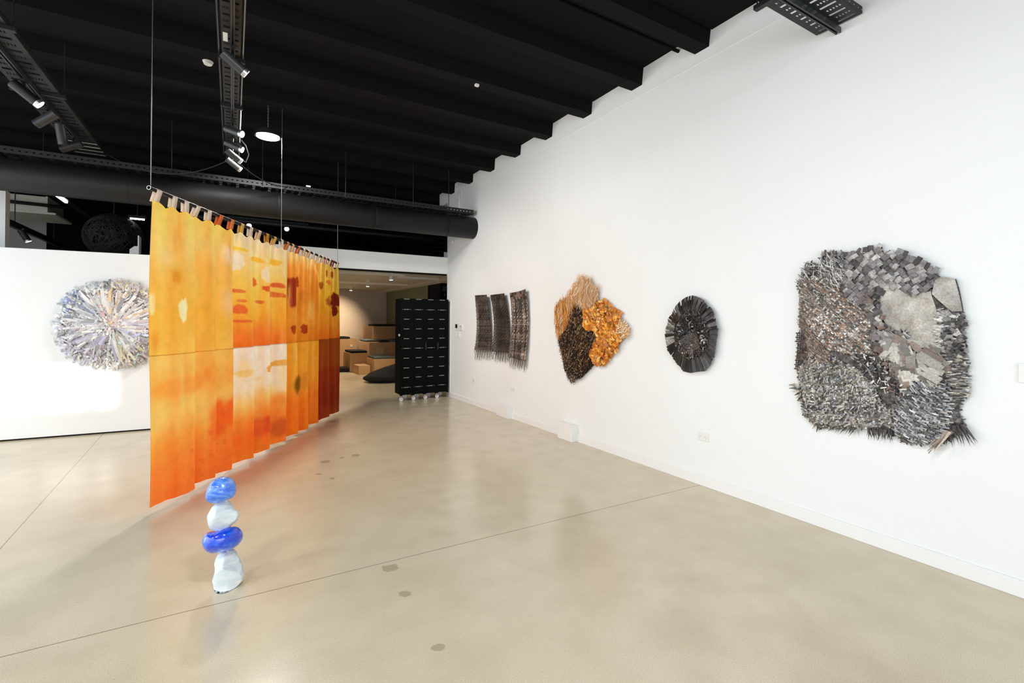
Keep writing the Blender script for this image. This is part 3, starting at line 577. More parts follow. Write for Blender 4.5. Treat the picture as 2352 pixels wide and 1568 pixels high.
pbox('plywood tier with one dark cushion left of the middle tier', 2.98, 3.49, 14.35, 15.3, 0, 0.55)
pbox('long plywood tier along the back wall behind the other tiers', 1.6, 3.49, 15.75, 16.95, 0, 0.92)
pbox('small plywood step box on the back room floor', 3.03, 3.34, 13.45, 14.1, 0, 0.25)
def cushion(label, x0, x1, y0, y1, z, h=0.065, m_=None):
    m = MB(); m.box(x0, x1, y0, y1, z, z+h); tag(m.build('seat_cushion', m_ or M_CUSH, bevel=0.02), label, 'cushion', 'cushions on the plywood tiers')
cushion('dark cushion on the topmost plywood tier', 3.95, 4.78, 15.48, 16.2, 1.332)
cushion('grey cushion at the left of the middle tier row', 3.50, 3.80, 14.5, 15.4, 0.862, m_=M_CUSHG)
cushion('charcoal cushion second in the middle tier row', 3.80, 4.10, 14.2, 15.4, 0.862)
cushion('grey green cushion third in the middle tier row', 4.10, 4.34, 14.2, 15.2, 0.862, m_=M_CUSHG)
cushion('charcoal cushion at the right end of the middle tier row', 4.34, 4.78, 14.18, 15.2, 0.862)
cushion('grey green cushion on the low plywood tier', 3.43, 4.05, 13.35, 14.1, 0.432, m_=M_CUSHG)
cushion('dark cushion on the small left tier above the step box', 3.0, 3.48, 14.36, 15.2, 0.552)
cushion('dark cushion on the long back tier beside the curtain', 2.5, 3.28, 15.78, 16.6, 0.922)
cushion('dark flat cushion lying on the floor left of the step box', 2.3, 2.98, 14.4, 15.0, 0.0, 0.12)
m = MB(); m.box(3.70, 3.92, 14.185, 14.20, 0.50, 0.68); tag(m.build('pale_panel', mat('pale_ply_panel', (225, 195, 150), 0.5)), 'pale square panel on the front of the middle tier', 'panel')  # paler plywood square on the tier front
m = MB(); m.box(3.28, 3.34, 15.74, 15.75, 0.66, 0.74); tag(m.build('socket_plate', M_PLASTIC), 'white socket plate on the long back tier front', 'socket')
# bean bag
m = MB(); n_u, n_v = 40, 20; vs = []
for j in range(n_v+1):
    ph = PI*j/n_v
    for i in range(n_u):
        th = 2*PI*i/n_u; sx_, sy_, sz_ = math.sin(ph)*math.cos(th), math.sin(ph)*math.sin(th), math.cos(ph)
        h = 0.20+0.13*sx_ ; q = noise.noise(Vector((sx_*1.6, sy_*1.6, sz_*1.6)))*0.06
        x = 3.36+(0.58+q)*sx_; y = 11.75+(0.5+q)*sy_; z = 0.0+max(0.002, (h+0.09)*(sz_*0.75+0.55)+q*0.6*max(0, sz_))
        vs.append((x, y, z))
m.poly(vs, [(j*n_u+i, (j+1)*n_u+i, (j+1)*n_u+(i+1) % n_u, j*n_u+(i+1) % n_u) for j in range(n_v) for i in range(n_u)])
tag(m.build('bean_bag', M_CUSH, smooth=True), 'slumped black bean bag on the floor behind the rolling screen', 'bean bag')
# downlights and services on the low ceiling
def downlight(label, x, y, zt, z0, r):
    t = thing('downlight', label, 'downlight', (x, y, 2.6), 'white cylinder downlights')
    m = MB(); m.tube([(x, y, z0), (x, y, 2.6)], r, 24); m.build('cylinder', M_PLASTIC, t, smooth=False)
    m = MB(); m.tube([(x, y, z0-0.004), (x, y, z0)], r*0.9, 24); m.build('lens', M_LENS, t)
downlight('largest white cylinder downlight, nearest the bulkhead', 3.03, 10.4, 2.6, 2.41, 0.042)
downlight('middle white cylinder downlight on the low ceiling', 3.08, 12.7, 2.6, 2.41, 0.042)
downlight('farthest white downlight, a small bright oval near the curtain', 3.13, 15.0, 2.6, 2.43, 0.042)
for x, y, p in ((3.03, 10.4, 90), (3.08, 12.7, 150), (3.13, 15.0, 170), (1.3, 11.5, 130), (1.3, 14.0, 220)):  # the last pair are added hidden fill lamps without a fixture
    l = bpy.data.lights.new('downlight_and_fill_beam', 'SPOT'); l.energy = p; l.spot_size = math.radians(80); l.spot_blend = 0.8; l.color = (1, 0.8, 0.58); l.shadow_soft_size = 0.04
    o = bpy.data.objects.new('downlight_and_fill_beam', l); COL.objects.link(o); o.location = (x, y, 2.39)
l = bpy.data.lights.new('assumed_wall_washer', 'SPOT'); l.energy = 300; l.spot_size = math.radians(55); l.spot_blend = 1.0; l.color = (1, 0.72, 0.45); l.shadow_soft_size = 0.05  # assumed unseen lamp for the warm glow on the far wall, no fixture
o = bpy.data.objects.new('assumed_wall_washer', l); COL.objects.link(o); o.location = (2.6, 15.2, 2.5); o.rotation_euler = Vector((0.45, 1.75, -1.0)).to_track_quat('-Z', 'Y').to_euler()
m = MB(); m.box(0.6, 3.3, 10.28, 10.40, 2.50, 2.54); tag(m.build('ceiling_batten', M_PLASTIC), 'long white batten under the low ceiling, nearest the bulkhead', 'batten')
m = MB(); m.box(3.3, 4.3, 10.75, 10.86, 2.50, 2.54); tag(m.build('ceiling_batten', M_PLASTIC), 'short white batten at the right of the low ceiling', 'batten')
m = MB(); m.box(2.2, 4.25, 13.0, 13.1, 2.50, 2.54); tag(m.build('ceiling_batten', M_PLASTIC), 'farther white batten behind the middle downlight', 'batten')
m = MB(); m.tube([(2.06, 9.95, 2.6), (2.06, 9.95, 2.545)], 0.05, 20, r_end=0.035); tag(m.build('smoke_alarm', M_PLASTIC), 'small white smoke alarm on the low ceiling near the curtain', 'smoke alarm')
# dark glazed screen with lettering at the far right of the opening
gm = mat('smoked_glass', (46, 42, 38), 0.12, spec=0.6, var=0.05)
m = MB(); m.box(4.80, 5.16, 12.78, 12.80, 0, 2.6); struct(m.build('window_2', gm))
m = MB(); m.box(5.16, 7.0, 12.74, 12.80, 0, 2.6); m.box(4.79, 4.81, 12.74, 12.8, 0, 2.6); struct(m.build('wall_side', M_DARKWALL))
def glyph(m, x, z, s, strokes, y=12.735):
    for x0, z0, x1, z1 in strokes:
        m.box(x+min(x0, x1)*s-0.006, x+max(x0, x1)*s+0.006, y-0.004, y, z+min(z0, z1)*s-0.006, z+max(z0, z1)*s+0.006)
sg = thing('door_sign', 'small pale lettering on the black panel left of the wall end', 'sign', (5.28, 12.735, 2.4))
m = MB()
glyph(m, 5.23, 2.37, 0.05, [(0, 0, 0, 2.6), (0, 2.6, 1, 2.6), (1, 2.6, 1, 1.4), (0, 1.4, 1, 1.4), (0, 0, 1, 0), (1, 0, 1, 1.4)])
glyph(m, 5.30, 2.42, 0.05, [(0, 1.6, 1, 1.6), (1, 1.6, 1, 2.1), (0.5, -0.6, 0.5, 1.6)])
glyph(m, 5.275, 2.24, 0.05, [(0, 0, 0, 1.1)])
m.build('lettering', mat('pale_vinyl', (120, 120, 118), 0.6), sg)
# ------------------------------------------------------------------ rolling screen by the wall end
scr = thing('rolling_screen', 'tall black folded screen on casters at the end of the white wall', 'screen', (3.2, 8.85, 0))
M_SCR = mat('black_laminate', (9, 9, 10), 0.65, spec=0.08, var=0.06, scale=3)
M_SLOT = mat('bright_slot_edge', (150, 150, 148), 0.35, metal=0.5)
for k in range(4):
    x0 = 2.722+k*0.2425; x1 = x0+0.226
    m = MB(); m.box(x0, x1, 8.66+0.012*k, 9.04, 0.115, 1.925); m.box(x0-0.012, x0+0.03, 8.655+0.012*k, 8.70, 0.10, 1.93); m.box(x1-0.03, x1+0.008, 8.655+0.012*k, 8.70, 0.10, 1.93)
    pn_ = m.build('panel', M_SCR, scr, bevel=0.004)
    y = 8.652+0.012*k
    def slot(xa, xb, z):
        m = MB(); m.box(xa, xb, y, y+0.012, z-0.006, z+0.006)
        sl = m.build('slot_strip', M_SLOT); sl.parent = pn_
    for j in range(10):
        z = 1.915 if j == 9 else 0.988+(j-4)*0.183
        slot(x0+0.047, x0+0.151, z)
        if j in (0, 4, 8):
            for s in (-1, 1): slot(x0+0.094+s*0.078, x0+0.104+s*0.078, z)
    for yy, xx in ((8.70+0.012*k, x0+0.02), (9.0, x0+0.19)):
        m = MB(); m.tube([(xx-0.006, yy-0.010, 0.036), (xx+0.006, yy+0.010, 0.036)], 0.036, 20); m.build('caster', M_PLASTIC, scr)
        m = MB(); m.box(xx-0.018, xx-0.013, yy-0.02, yy+0.012, 0.03, 0.10); m.box(xx+0.013, xx+0.018, yy-0.02, yy+0.012, 0.03, 0.10); m.box(xx-0.02, xx+0.02, yy-0.03, yy+0.02, 0.093, 0.116); m.build('caster_fork', M_CHROME, scr)
for k in (2, 3):
    x = 2.722+k*0.2425-0.008
    m = MB(); m.box(x-0.014, x+0.014, 8.63, 8.665, 0.95, 1.09); m.build('hinge_latch', M_BLKPL, scr)
m = MB(); m.tube([(2.70, 8.75, 1.235), (2.722, 8.75, 1.235)], 0.022, 16); m.build('door_knob', M_PLASTIC, scr)

# ------------------------------------------------------------------ plates on the right wall
def plate(name, label, cat, y, z, wy_, hz, d=0.010, group=None):
    t = thing(name, label, cat, (XW, y, z), group)
    m = MB(); m.box(XW-d, XW, y-wy_/2, y+wy_/2, z-hz/2, z+hz/2); m.build('plate', M_PLASTIC, t, bevel=0.003)
    return t
t = plate('intercom_panel', 'white wall panel with a black display near the wall end', 'panel', 8.365, 1.39, 0.18, 0.13, 0.018)
m = MB(); m.box(XW-0.021, XW-0.017, 8.345, 8.44, 1.37, 1.445); m.build('display', M_BLKPL, t)
t = plate('thermostat', 'white thermostat just right of the black display panel', 'thermostat', 8.19, 1.385, 0.13, 0.11, 0.022)
m = MB(); m.box(XW-0.024, XW-0.021, 8.16, 8.22, 1.39, 1.42); m.build('window', M_GREYPL, t)
t = plate('light_switch', 'tall white light switch below the display panel', 'switch', 8.30, 1.245, 0.08, 0.12)
m = MB(); m.box(XW-0.014, XW-0.009, 8.285, 8.315, 1.22, 1.27); m.build('rocker', M_PLASTIC, t)
def outlet(label, y, z=0.45, wd=0.115):
    t = plate('power_outlet', label, 'outlet', y, z, wd, 0.075, group='white power outlets low on the wall')
    for s in (-1, 1):
        m = MB()
        for q in (-0.008, 0.008): m.box(XW-0.0112, XW-0.0098, y+s*wd*0.27+q-0.0015, y+s*wd*0.27+q+0.0015, z-0.006, z+0.006)
        m.box(XW-0.0112, XW-0.0098, y+s*wd*0.27-0.0015, y+s*wd*0.27+0.0015, z-0.021, z-0.011)
        m.build('socket', M_GREYPL, t)
        m = MB(); m.box(XW-0.013, XW-0.0098, y+s*wd*0.27-0.006, y+s*wd*0.27+0.006, z+0.016, z+0.028); m.build('toggle', M_PLASTIC, t)
outlet('white power outlet farthest along the wall, under the fringed triptych', 7.65)
outlet('white power outlet under the third fringed hanging, above the far floor box', 6.29)
outlet('white power outlet nearest the camera, below the oval piece', 2.85)
m = MB(); m.box(XW-0.05, XW, 8.40, 8.56, 3.05, 3.085); m.box(XW-0.07, XW-0.05, 8.50, 8.56, 3.02, 3.07); tag(m.build('wall_sensor', M_PLASTIC), 'small white sensor on the wall under the end of the round duct', 'sensor')
m = MB(); m.box(XW-0.012, XW, 0.66, 0.822, 1.178, 1.283); tag(m.build('wall_label', M_PLASTIC, bevel=0.002), 'blank white wall label at the right edge beside the big weaving', 'label')

# ------------------------------------------------------------------ stacked stones
def stone(name, data, depth, m_, parent, flat=False, seed=0, rough=0.0, facets=0, label=None):
    cen, R_, U_, out = data
    C0, R_, U_ = Vector(cen), Vector(R_), Vector(U_); F_ = U_.cross(R_)          # towards the back
    ang = [math.atan2(p[1], p[0]) for p in out]; rad = [math.hypot(*p) for p in out]
    pr = sorted(zip(ang, rad)); A = np.array([p[0] for p in pr]); Rr = np.array([p[1] for p in pr])
    A = np.concatenate([A-2*PI, A, A+2*PI]); Rr = np.concatenate([Rr, Rr, Rr])
    bm = bmesh.new(); bmesh.ops.create_icosphere(bm, subdivisions=5, radius=1.0)
    rr = random.Random(seed)
    planes = []
    for k in range(facets):
        d = Vector((rr.uniform(-1, 1), rr.uniform(-1, 1), rr.uniform(-1.1, -0.5))).normalized(); planes.append((d, rr.uniform(0.70, 0.86)))
    for v in bm.verts:
        p = v.co.normalized()
        for d, c in planes:
            q = p.dot(d)
            if q > c: p.z -= (q-c)/d.z*0.9
        pl = min(1.0, math.hypot(p.x, p.y)); th = math.atan2(p.y, p.x)
        r = float(np.interp(th, A, Rr))
        # soften the outline a little
        r = (r*4+float(np.interp(th-0.05, A, Rr))+float(np.interp(th+0.05, A, Rr)))/6
        n1 = noise.noise(p*2.2+Vector((seed*3.1, 0, 0)))*0.05 + noise.noise(p*6+Vector((seed, 5, 0)))*rough
        k = 1+n1*(1-pl*0.75)
        w_ = C0 + R_*(math.cos(th)*r*pl) + U_*(math.sin(th)*r*pl) + F_*(p.z*depth*k)
        if flat and w_.z < 0.0015:                      # rests flat on the slab
            eye = Vector((0, 0, 1.5)); w_ = eye+(w_-eye)*((1.5-0.0015)/(1.5-w_.z))
        v.co = w_
    me = bpy.data.meshes.new(name); bm.to_mesh(me); bm.free()
    me.polygons.foreach_set('use_smooth', [True]*len(me.polygons)); me.materials.append(m_)
    o = bpy.data.objects.new(name, me); COL.objects.link(o); o.parent = parent; o.matrix_parent_inverse = Matrix.Translation(-Vector(parent.location))
    if label: o['label'] = label
    return o
def glaze(name, stops, rough, coat, bump):
    m, nt, b = newmat(name); N = nt.nodes; L = nt.links
    tc = N.new('ShaderNodeTexCoord'); nz = N.new('ShaderNodeTexNoise'); nz.inputs['Scale'].default_value = 9; nz.inputs['Detail'].default_value = 7; nz.inputs['Distortion'].default_value = 1.4
    mp = N.new('ShaderNodeMapping'); mp.inputs['Scale'].default_value = (1, 1, 2.2); mp.inputs['Rotation'].default_value = (0.2, 0.3, 0)
    L.new(tc.outputs['Object'], mp.inputs[0]); L.new(mp.outputs[0], nz.inputs['Vector'])
    cr = N.new('ShaderNodeValToRGB'); e = cr.color_ramp.elements
    while len(e) < len(stops): e.new(0.5)
    for i, (p, c) in enumerate(stops): e[i].position = p; e[i].color = lin(c)+(1,)
    L.new(nz.outputs['Fac'], cr.inputs[0]); L.new(cr.outputs[0], b.inputs['Base Color'])
    b.inputs['Roughness'].default_value = rough; b.inputs['Coat Weight'].default_value = coat; b.inputs['Coat Roughness'].default_value = 0.08
    n2 = N.new('ShaderNodeTexNoise'); n2.inputs['Scale'].default_value = 26; n2.inputs['Detail'].default_value = 5; L.new(tc.outputs['Object'], n2.inputs['Vector'])
    bp = N.new('ShaderNodeBump'); bp.inputs['Strength'].default_value = bump; bp.inputs['Distance'].default_value = 0.012
    L.new(n2.outputs['Fac'], bp.inputs['Height']); L.new(bp.outputs[0], b.inputs['Normal'])
    return m
G_LIGHT = glaze('pale_blue_glaze', [(0.30, (28, 84, 212)), (0.45, (58, 118, 230)), (0.58, (110, 160, 244)), (0.72, (168, 182, 250))], 0.3, 0.8, 0.45)
G_DEEP = glaze('cobalt_glaze', [(0.30, (3, 48, 196)), (0.50, (8, 72, 222)), (0.64, (38, 108, 236)), (0.76, (125, 152, 246))], 0.25, 0.9, 0.35)
G_WHITE = glaze('white_plaster', [(0.35, (204, 213, 216)), (0.6, (224, 230, 231))], 0.6, 0.0, 0.35)
sculpt = thing('stacked_stone_sculpture', 'balanced stack of two blue and two white stones on the concrete floor', 'sculpture', (0.0, 3.13, 0))
stone('stone', S_D, 0.085, G_WHITE, sculpt, True, 4, 0.02, 9, 'tall white base stone')
stone('stone', S_C, 0.105, G_DEEP, sculpt, False, 2, 0.004, 0, 'deep blue flat stone')
stone('stone', S_B, 0.085, G_WHITE, sculpt, False, 3, 0.02, 9, 'white faceted stone')
stone('stone', S_A, 0.075, G_LIGHT, sculpt, False, 1, 0.004, 0, 'light blue top stone')
m = MB()
cA, cD = Vector(S_A[0]), Vector(S_D[0])
m.tube([(-0.012, 3.15, 0.05), (-0.012, 3.155, 0.30), (-0.02, 3.16, 0.45), (-0.03, 3.165, 0.54)], 0.006, 10); m.build('core_rod', G_WHITE, sculpt)

# ------------------------------------------------------------------ dyed curtain
CA, CB = np.array([-0.556, 4.52]), np.array([1.456, 8.0])
cd_ = (CB-CA)/np.linalg.norm(CB-CA); cn_ = np.array([cd_[1], -cd_[0]]); CL = float(np.linalg.norm(CB-CA))
rod_z = lambda s: 2.51-0.08*s/CL
TABS = [0.091, 0.265, 0.407, 0.559, 0.717, 0.894, 1.079, 1.256, 1.425, 1.598, 1.767, 1.949, 2.12, 2.279, 2.417, 2.587, 2.752, 2.913, 3.06, 3.239, 3.389, 3.524, 3.681, 3.809, 3.985]
ENDS = [0.50, 0.785, 1.06, 1.44, 1.80, 2.19, 2.50, 2.83, 3.20, 3.58, 4.04]
ks, kv = [0.0], [-0.5]
for i, e in enumerate(ENDS):
    ks += [e-0.025, e+0.005]; kv += [0.92 if i % 3 else 1.0, 0.95]
    ks += [e+0.06+0.012*(i % 2), e+0.10]; kv += [-0.85, -0.8]
ks, kv = np.array(ks), np.array(kv)
_g = np.linspace(0, 4.3, 1721); _v = np.interp(_g, ks, kv); _k = np.exp(-0.5*(np.arange(-16, 17)/5.5)**2); _v = np.convolve(np.pad(_v, 16, mode='edge'), _k/_k.sum(), 'valid')
def fold(s): return np.interp(s, _g, _v)
def cloth_pos(s, z):
    t = np.clip(z/2.45, 0, 1)
    amp = 0.054-0.040*t**1.6
    off = amp*fold(s) + 0.006*np.sin(s*23+z*1.7)*(1-0.4*t) + 0.004*np.sin(s*51-z*2.3)
    sl = s + 0.010*np.sin(z*2.2+0.6)*np.exp(-s*3) - 0.012*np.exp(-s*6)*(1-np.abs(z-1.2)/1.3)
    x = CA[0]+cd_[0]*sl+cn_[0]*off; y = CA[1]+cd_[1]*sl+cn_[1]*off
    return x, y
tabs_ = np.array(TABS)
def cloth_top(s):
    dd = np.min(np.abs(s[:, None]-tabs_[None, :]), axis=1)
    return rod_z(s)-0.078-0.035*np.clip((dd-0.018)/0.07, 0, 1)**0.8
STOPS = {
 (0, 1): [(1.22, (255, 186, 72)), (1.55, (255, 180, 58)), (1.85, (255, 183, 72)), (2.1, (255, 203, 105)), (2.45, (255, 206, 88))],
 (0, 0): [(0.03, (254, 108, 34)), (0.32, (255, 124, 42)), (0.50, (255, 152, 52)), (0.66, (255, 192, 90)), (0.78, (255, 196, 95)), (0.95, (255, 172, 70)), (1.22, (255, 194, 88))],
 (1, 1): [(1.22, (242, 104, 26)), (1.36, (252, 126, 40)), (1.55, (255, 172, 48)), (1.8, (255, 192, 62)), (2.05, (255, 206, 108)), (2.45, (255, 228, 188))],
 (1, 0): [(0.03, (250, 122, 30)), (0.28, (246, 104, 30)), (0.46, (255, 138, 46)), (0.62, (255, 200, 105)), (0.78, (253, 226, 190)), (1.22, (253, 234, 212))],
 (2, 1): [(1.22, (226, 122, 24)), (1.5, (240, 150, 40)), (1.85, (232, 132, 32)), (2.15, (246, 148, 48)), (2.25, (255, 196, 110)), (2.45, (255, 214, 130))],
 (2, 0): [(0.03, (244, 112, 18)), (0.45, (250, 122, 28)), (0.66, (250, 156, 38)), (0.95, (248, 164, 42)), (1.22, (244, 164, 40))],
 (3, 1): [(1.22, (238, 106, 20)), (1.48, (250, 148, 30)), (1.9, (245, 178, 40)), (2.2, (242, 186, 62)), (2.4, (236, 188, 84))],
 (3, 0): [(0.03, (168, 66, 20)), (0.3, (150, 48, 18)), (0.75, (160, 56, 18)), (0.82, (168, 74, 20)), (1.22, (166, 76, 20))]}
SEAMS = [0.05, 1.15, 2.31, 3.185, 4.03]
WASH = []                                            # watery streaks and drips
_wr = random.Random(4)
for _ in range(90):
    _s, _z = _wr.uniform(0.08, 3.15), _wr.uniform(0.15, 2.35); _up = _wr.random() < 0.5
    _c = _wr.choice([(255, 222, 140), (255, 210, 110), (255, 150, 50), (255, 165, 60), (250, 135, 40)] if _z > 0.65 else [(255, 150, 60), (250, 110, 34), (240, 92, 26), (255, 135, 45)])
    WASH.append((_s, _z, _wr.uniform(0.02, 0.09), _wr.uniform(0.08, 0.28), _c, _wr.uniform(0.18, 0.42), 1.2))
for _ in range(45):
    _s, _z = _wr.uniform(0.45, 1.15), _wr.uniform(0.1, 0.5)
    WASH.append((_s, _z, _wr.uniform(0.012, 0.03), _wr.uniform(0.008, 0.03), (222, 92, 26), _wr.uniform(0.25, 0.45), 1.2))
def dye(s, z, ci, ri):
    st = STOPS[(ci, ri)]; zs = np.array([q[0] for q in st]); cs = np.array([q[1] for q in st], float)
    wob = 0.035*np.sin(s*9.1+ci)+0.025*np.sin(s*21+z*2)+0.015*np.sin(s*47+ci*2)
    zz = z+wob*(0.9 if not (ci == 3 and ri == 0) else 0.3)
    c = np.stack([np.interp(zz, zs, cs[:, k]) for k in range(3)], 1)
    # soft vertical washes
    w1 = 6*np.sin(s*17+1.3*ci)+5*np.sin(s*39+z*1.1); c[:, 1] += w1; c[:, 2] += w1*0.8
    for bs, bz, rs, rz, col, a, hard in DYE_AND_LIGHT+WASH:
        if not (SEAMS[ci]-0.02 <= bs <= SEAMS[ci+1]+0.02): continue
        if (ri == 1) != (bz > 1.22): continue
        th = np.arctan2((z-bz)/rz, (s-bs)/rs)
        wb_ = 1.0 if hard >= 3 and rz > 0.02 else 0.35
        d = (np.abs((s-bs)/rs)**2.7+np.abs((z-bz)/rz)**2.7)**(1/2.7)*(1+wb_*(0.10*np.sin(3*th+bs*40)+0.06*np.sin(7*th+bz*30)))
        k = a*np.clip(1-np.clip((d-1+0.55/hard)/(1.1/hard), 0, 1), 0, 1); k = k*k*(3-2*k)/max(a, 0.01)*a if hard < 3 else k
        c = c*(1-k[:, None])+np.array(col, float)[None]*k[:, None]
    return np.clip(c+(255-c)*np.array([0.35, 0.08, 0.05])*(c[:, :1] > 200), 0, 255)
def dye_mat():
    m, nt, b = newmat('dyed_cotton'); N = nt.nodes; L = nt.links
    at = N.new('ShaderNodeAttribute'); at.attribute_name = 'dye'
    tc = N.new('ShaderNodeTexCoord')
    nz = N.new('ShaderNodeTexNoise'); nz.inputs['Scale'].default_value = 14; nz.inputs['Detail'].default_value = 8; L.new(tc.outputs['Object'], nz.inputs['Vector'])
    mr = N.new('ShaderNodeMapRange'); mr.inputs[1].default_value = 0.3; mr.inputs[2].default_value = 0.7; mr.inputs[3].default_value = 0.93; mr.inputs[4].default_value = 1.05
    L.new(nz.outputs['Fac'], mr.inputs[0])
    mx = N.new('ShaderNodeMix'); mx.data_type = 'RGBA'; mx.blend_type = 'MULTIPLY'; mx.inputs[0].default_value = 1
    L.new(at.outputs['Color'], mx.inputs[6]); L.new(mr.outputs[0], mx.inputs[7])
    L.new(mx.outputs[2], b.inputs['Base Color']); b.inputs['Roughness'].default_value = 0.85; b.inputs['Specular IOR Level'].default_value = 0.15
    n2 = N.new('ShaderNodeTexNoise'); n2.inputs['Scale'].default_value = 30; n2.inputs['Detail'].default_value = 6; L.new(tc.outputs['Object'], n2.inputs['Vector'])
    bp = N.new('ShaderNodeBump'); bp.inputs['Strength'].default_value = 0.12; bp.inputs['Distance'].default_value = 0.006; L.new(n2.outputs['Fac'], bp.inputs['Height']); L.new(bp.outputs[0], b.inputs['Normal'])
    tr = N.new('ShaderNodeBsdfTranslucent'); L.new(mx.outputs[2], tr.inputs['Color'])
    ms = N.new('ShaderNodeMixShader'); ms.inputs[0].default_value = 0.48; L.new(b.outputs[0], ms.inputs[1]); L.new(tr.outputs[0], ms.inputs[2]); L.new(ms.outputs[0], N['Material Output'].inputs['Surface'])
    return m
M_DYE = dye_mat()
curt = thing('dyed_curtain', 'long orange and yellow dyed cloth curtain hanging from a rod by tabs', 'curtain', (0.45, 6.26, 0.04))
def cloth_piece(ci, ri):
    s0, s1 = SEAMS[ci], SEAMS[ci+1]; ns = int((s1-s0)/0.0075)+1; nz_ = 130
    s = np.linspace(s0, s1, ns); tp = cloth_top(s) if ri else np.full(ns, 1.224); bt = np.full(ns, 1.216) if ri else 0.045+0.006*np.sin(s*11)
    v = np.linspace(0, 1, nz_); S = np.repeat(s[None], nz_, 0); Z = bt[None]+(tp-bt)[None]*v[:, None]
    X, Y = cloth_pos(S.ravel(), Z.ravel())
    if not ri: X, Y = X+cn_[0]*0.0015, Y+cn_[1]*0.0015
    C_ = linv(dye(S.ravel(), Z.ravel(), ci, ri))
    seam = ((np.abs(Z.ravel()-1.22) < 0.005) | (np.abs(S.ravel()-s0) < 0.004)); C_[seam] *= 0.8
    co = np.stack([X, Y, Z.ravel()], 1)
    idx = np.arange(nz_*ns).reshape(nz_, ns)
    fc = np.stack([idx[:-1, :-1], idx[:-1, 1:], idx[1:, 1:], idx[1:, :-1]], -1).reshape(-1, 4)
    nm = 'upper_panel' if ri else 'lower_panel'
    me = bpy.data.meshes.new(nm); me.from_pydata(co.tolist(), [], fc.tolist())
    a = me.color_attributes.new('dye', 'FLOAT_COLOR', 'POINT'); a.data.foreach_set('color', np.concatenate([C_, np.ones((len(C_), 1))], 1).astype(np.float32).ravel())
    me.polygons.foreach_set('use_smooth', [True]*len(me.polygons)); me.materials.append(M_DYE); me.update()
    o = bpy.data.objects.new(nm, me); COL.objects.link(o); o.parent = curt; o.matrix_parent_inverse = Matrix.Translation(-Vector(curt.location))
    o['label'] = ['amber', 'cream and orange', 'tan orange', 'yellow'][ci]+' upper cloth panel' if ri else ['orange', 'cream fading to orange', 'amber', 'rust brown'][ci]+' lower cloth panel'
for ci in range(4):
    for ri in (1, 0): cloth_piece(ci, ri)
TCOL = [(250, 236, 222)]*5+[(240, 130, 70), (242, 150, 90), (236, 196, 110), (248, 232, 216), (246, 218, 188), (222, 160, 60), (240, 196, 120), (250, 240, 226), (226, 150, 80), (246, 214, 170), (232, 130, 84), (246, 226, 196), (240, 210, 176), (246, 236, 220), (244, 226, 196), (242, 224, 190), (240, 180, 150), (244, 224, 190), (170, 70, 60), (236, 214, 170)]
M_TAB = vmat('tab_cloth', rough=0.9, spec=0.1, nscale=30, namt=0.06, bump=0, transl=0.25)
for s, tcx in zip(TABS, TCOL):
    zr = rod_z(s); x, y = cloth_pos(np.array([s]), np.array([zr-0.08])); base = Vector((float(x[0]), float(y[0]), zr-0.084))
    rc = Vector((CA[0]+cd_[0]*s, CA[1]+cd_[1]*s, zr)); n3 = Vector((cn_[0], cn_[1], 0)); pts = [base]
    for k in range(9):
        t = -0.35+k*(PI+0.7)/8; pts.append(rc+n3*math.cos(t)*0.0175+Vector((0, 0, math.sin(t)*0.0175)))
    pts.append(base-n3*0.032)
    m = MB(); m.ribbon(pts, (cd_[0], cd_[1], 0), 0.056, col=tuple(linv(tcx)))
    m.build('tab', M_TAB, curt, smooth=True, solid=0.0015)
rod = thing('curtain_rod', 'thin dark metal tube carrying the orange curtain', 'rod', (0.45, 6.26, 2.47))
M_ROD = mat('dark_tube', (30, 30, 30), 0.5, metal=0.2, spec=0.3)
m = MB(); q0 = Vector((CA[0], CA[1], 2.512)) ; q1 = Vector((CB[0]+cd_[0]*0.03, CB[1]+cd_[1]*0.03, 2.43))
m.tube([q0, q1], 0.0155, 20, cap=False); m.tube([q0, q1], 0.0125, 20, cap=False); m.build('tube', M_ROD, rod, smooth=True)
dq = (q1-q0).normalized(); m = MB()
a_ = dq.cross(Vector((0, 0, 1))).normalized(); b_ = dq.cross(a_)
ring = [tuple(q0-dq*0.001+(a_*math.cos(t*PI/12)+b_*math.sin(t*PI/12))*0.0145) for t in range(25)]
m.tube(ring, 0.0022, 6); m.build('rim', M_PLASTIC, rod)
for s, lb in ((0.02, 'thin steel wire holding the near end of the curtain rod'), (2.12, 'thin steel wire holding the middle of the curtain rod'), (4.02, 'thin steel wire holding the far end of the curtain rod')):
    x, y = CA[0]+cd_[0]*s, CA[1]+cd_[1]*s
    m = MB(); m.tube([(x, y, rod_z(s)+0.014), (x, y, 4.2)], 0.0035, 8); tag(m.build('hanging_wire', M_WIRE, smooth=True), lb, 'wire', 'wires holding the curtain rod')
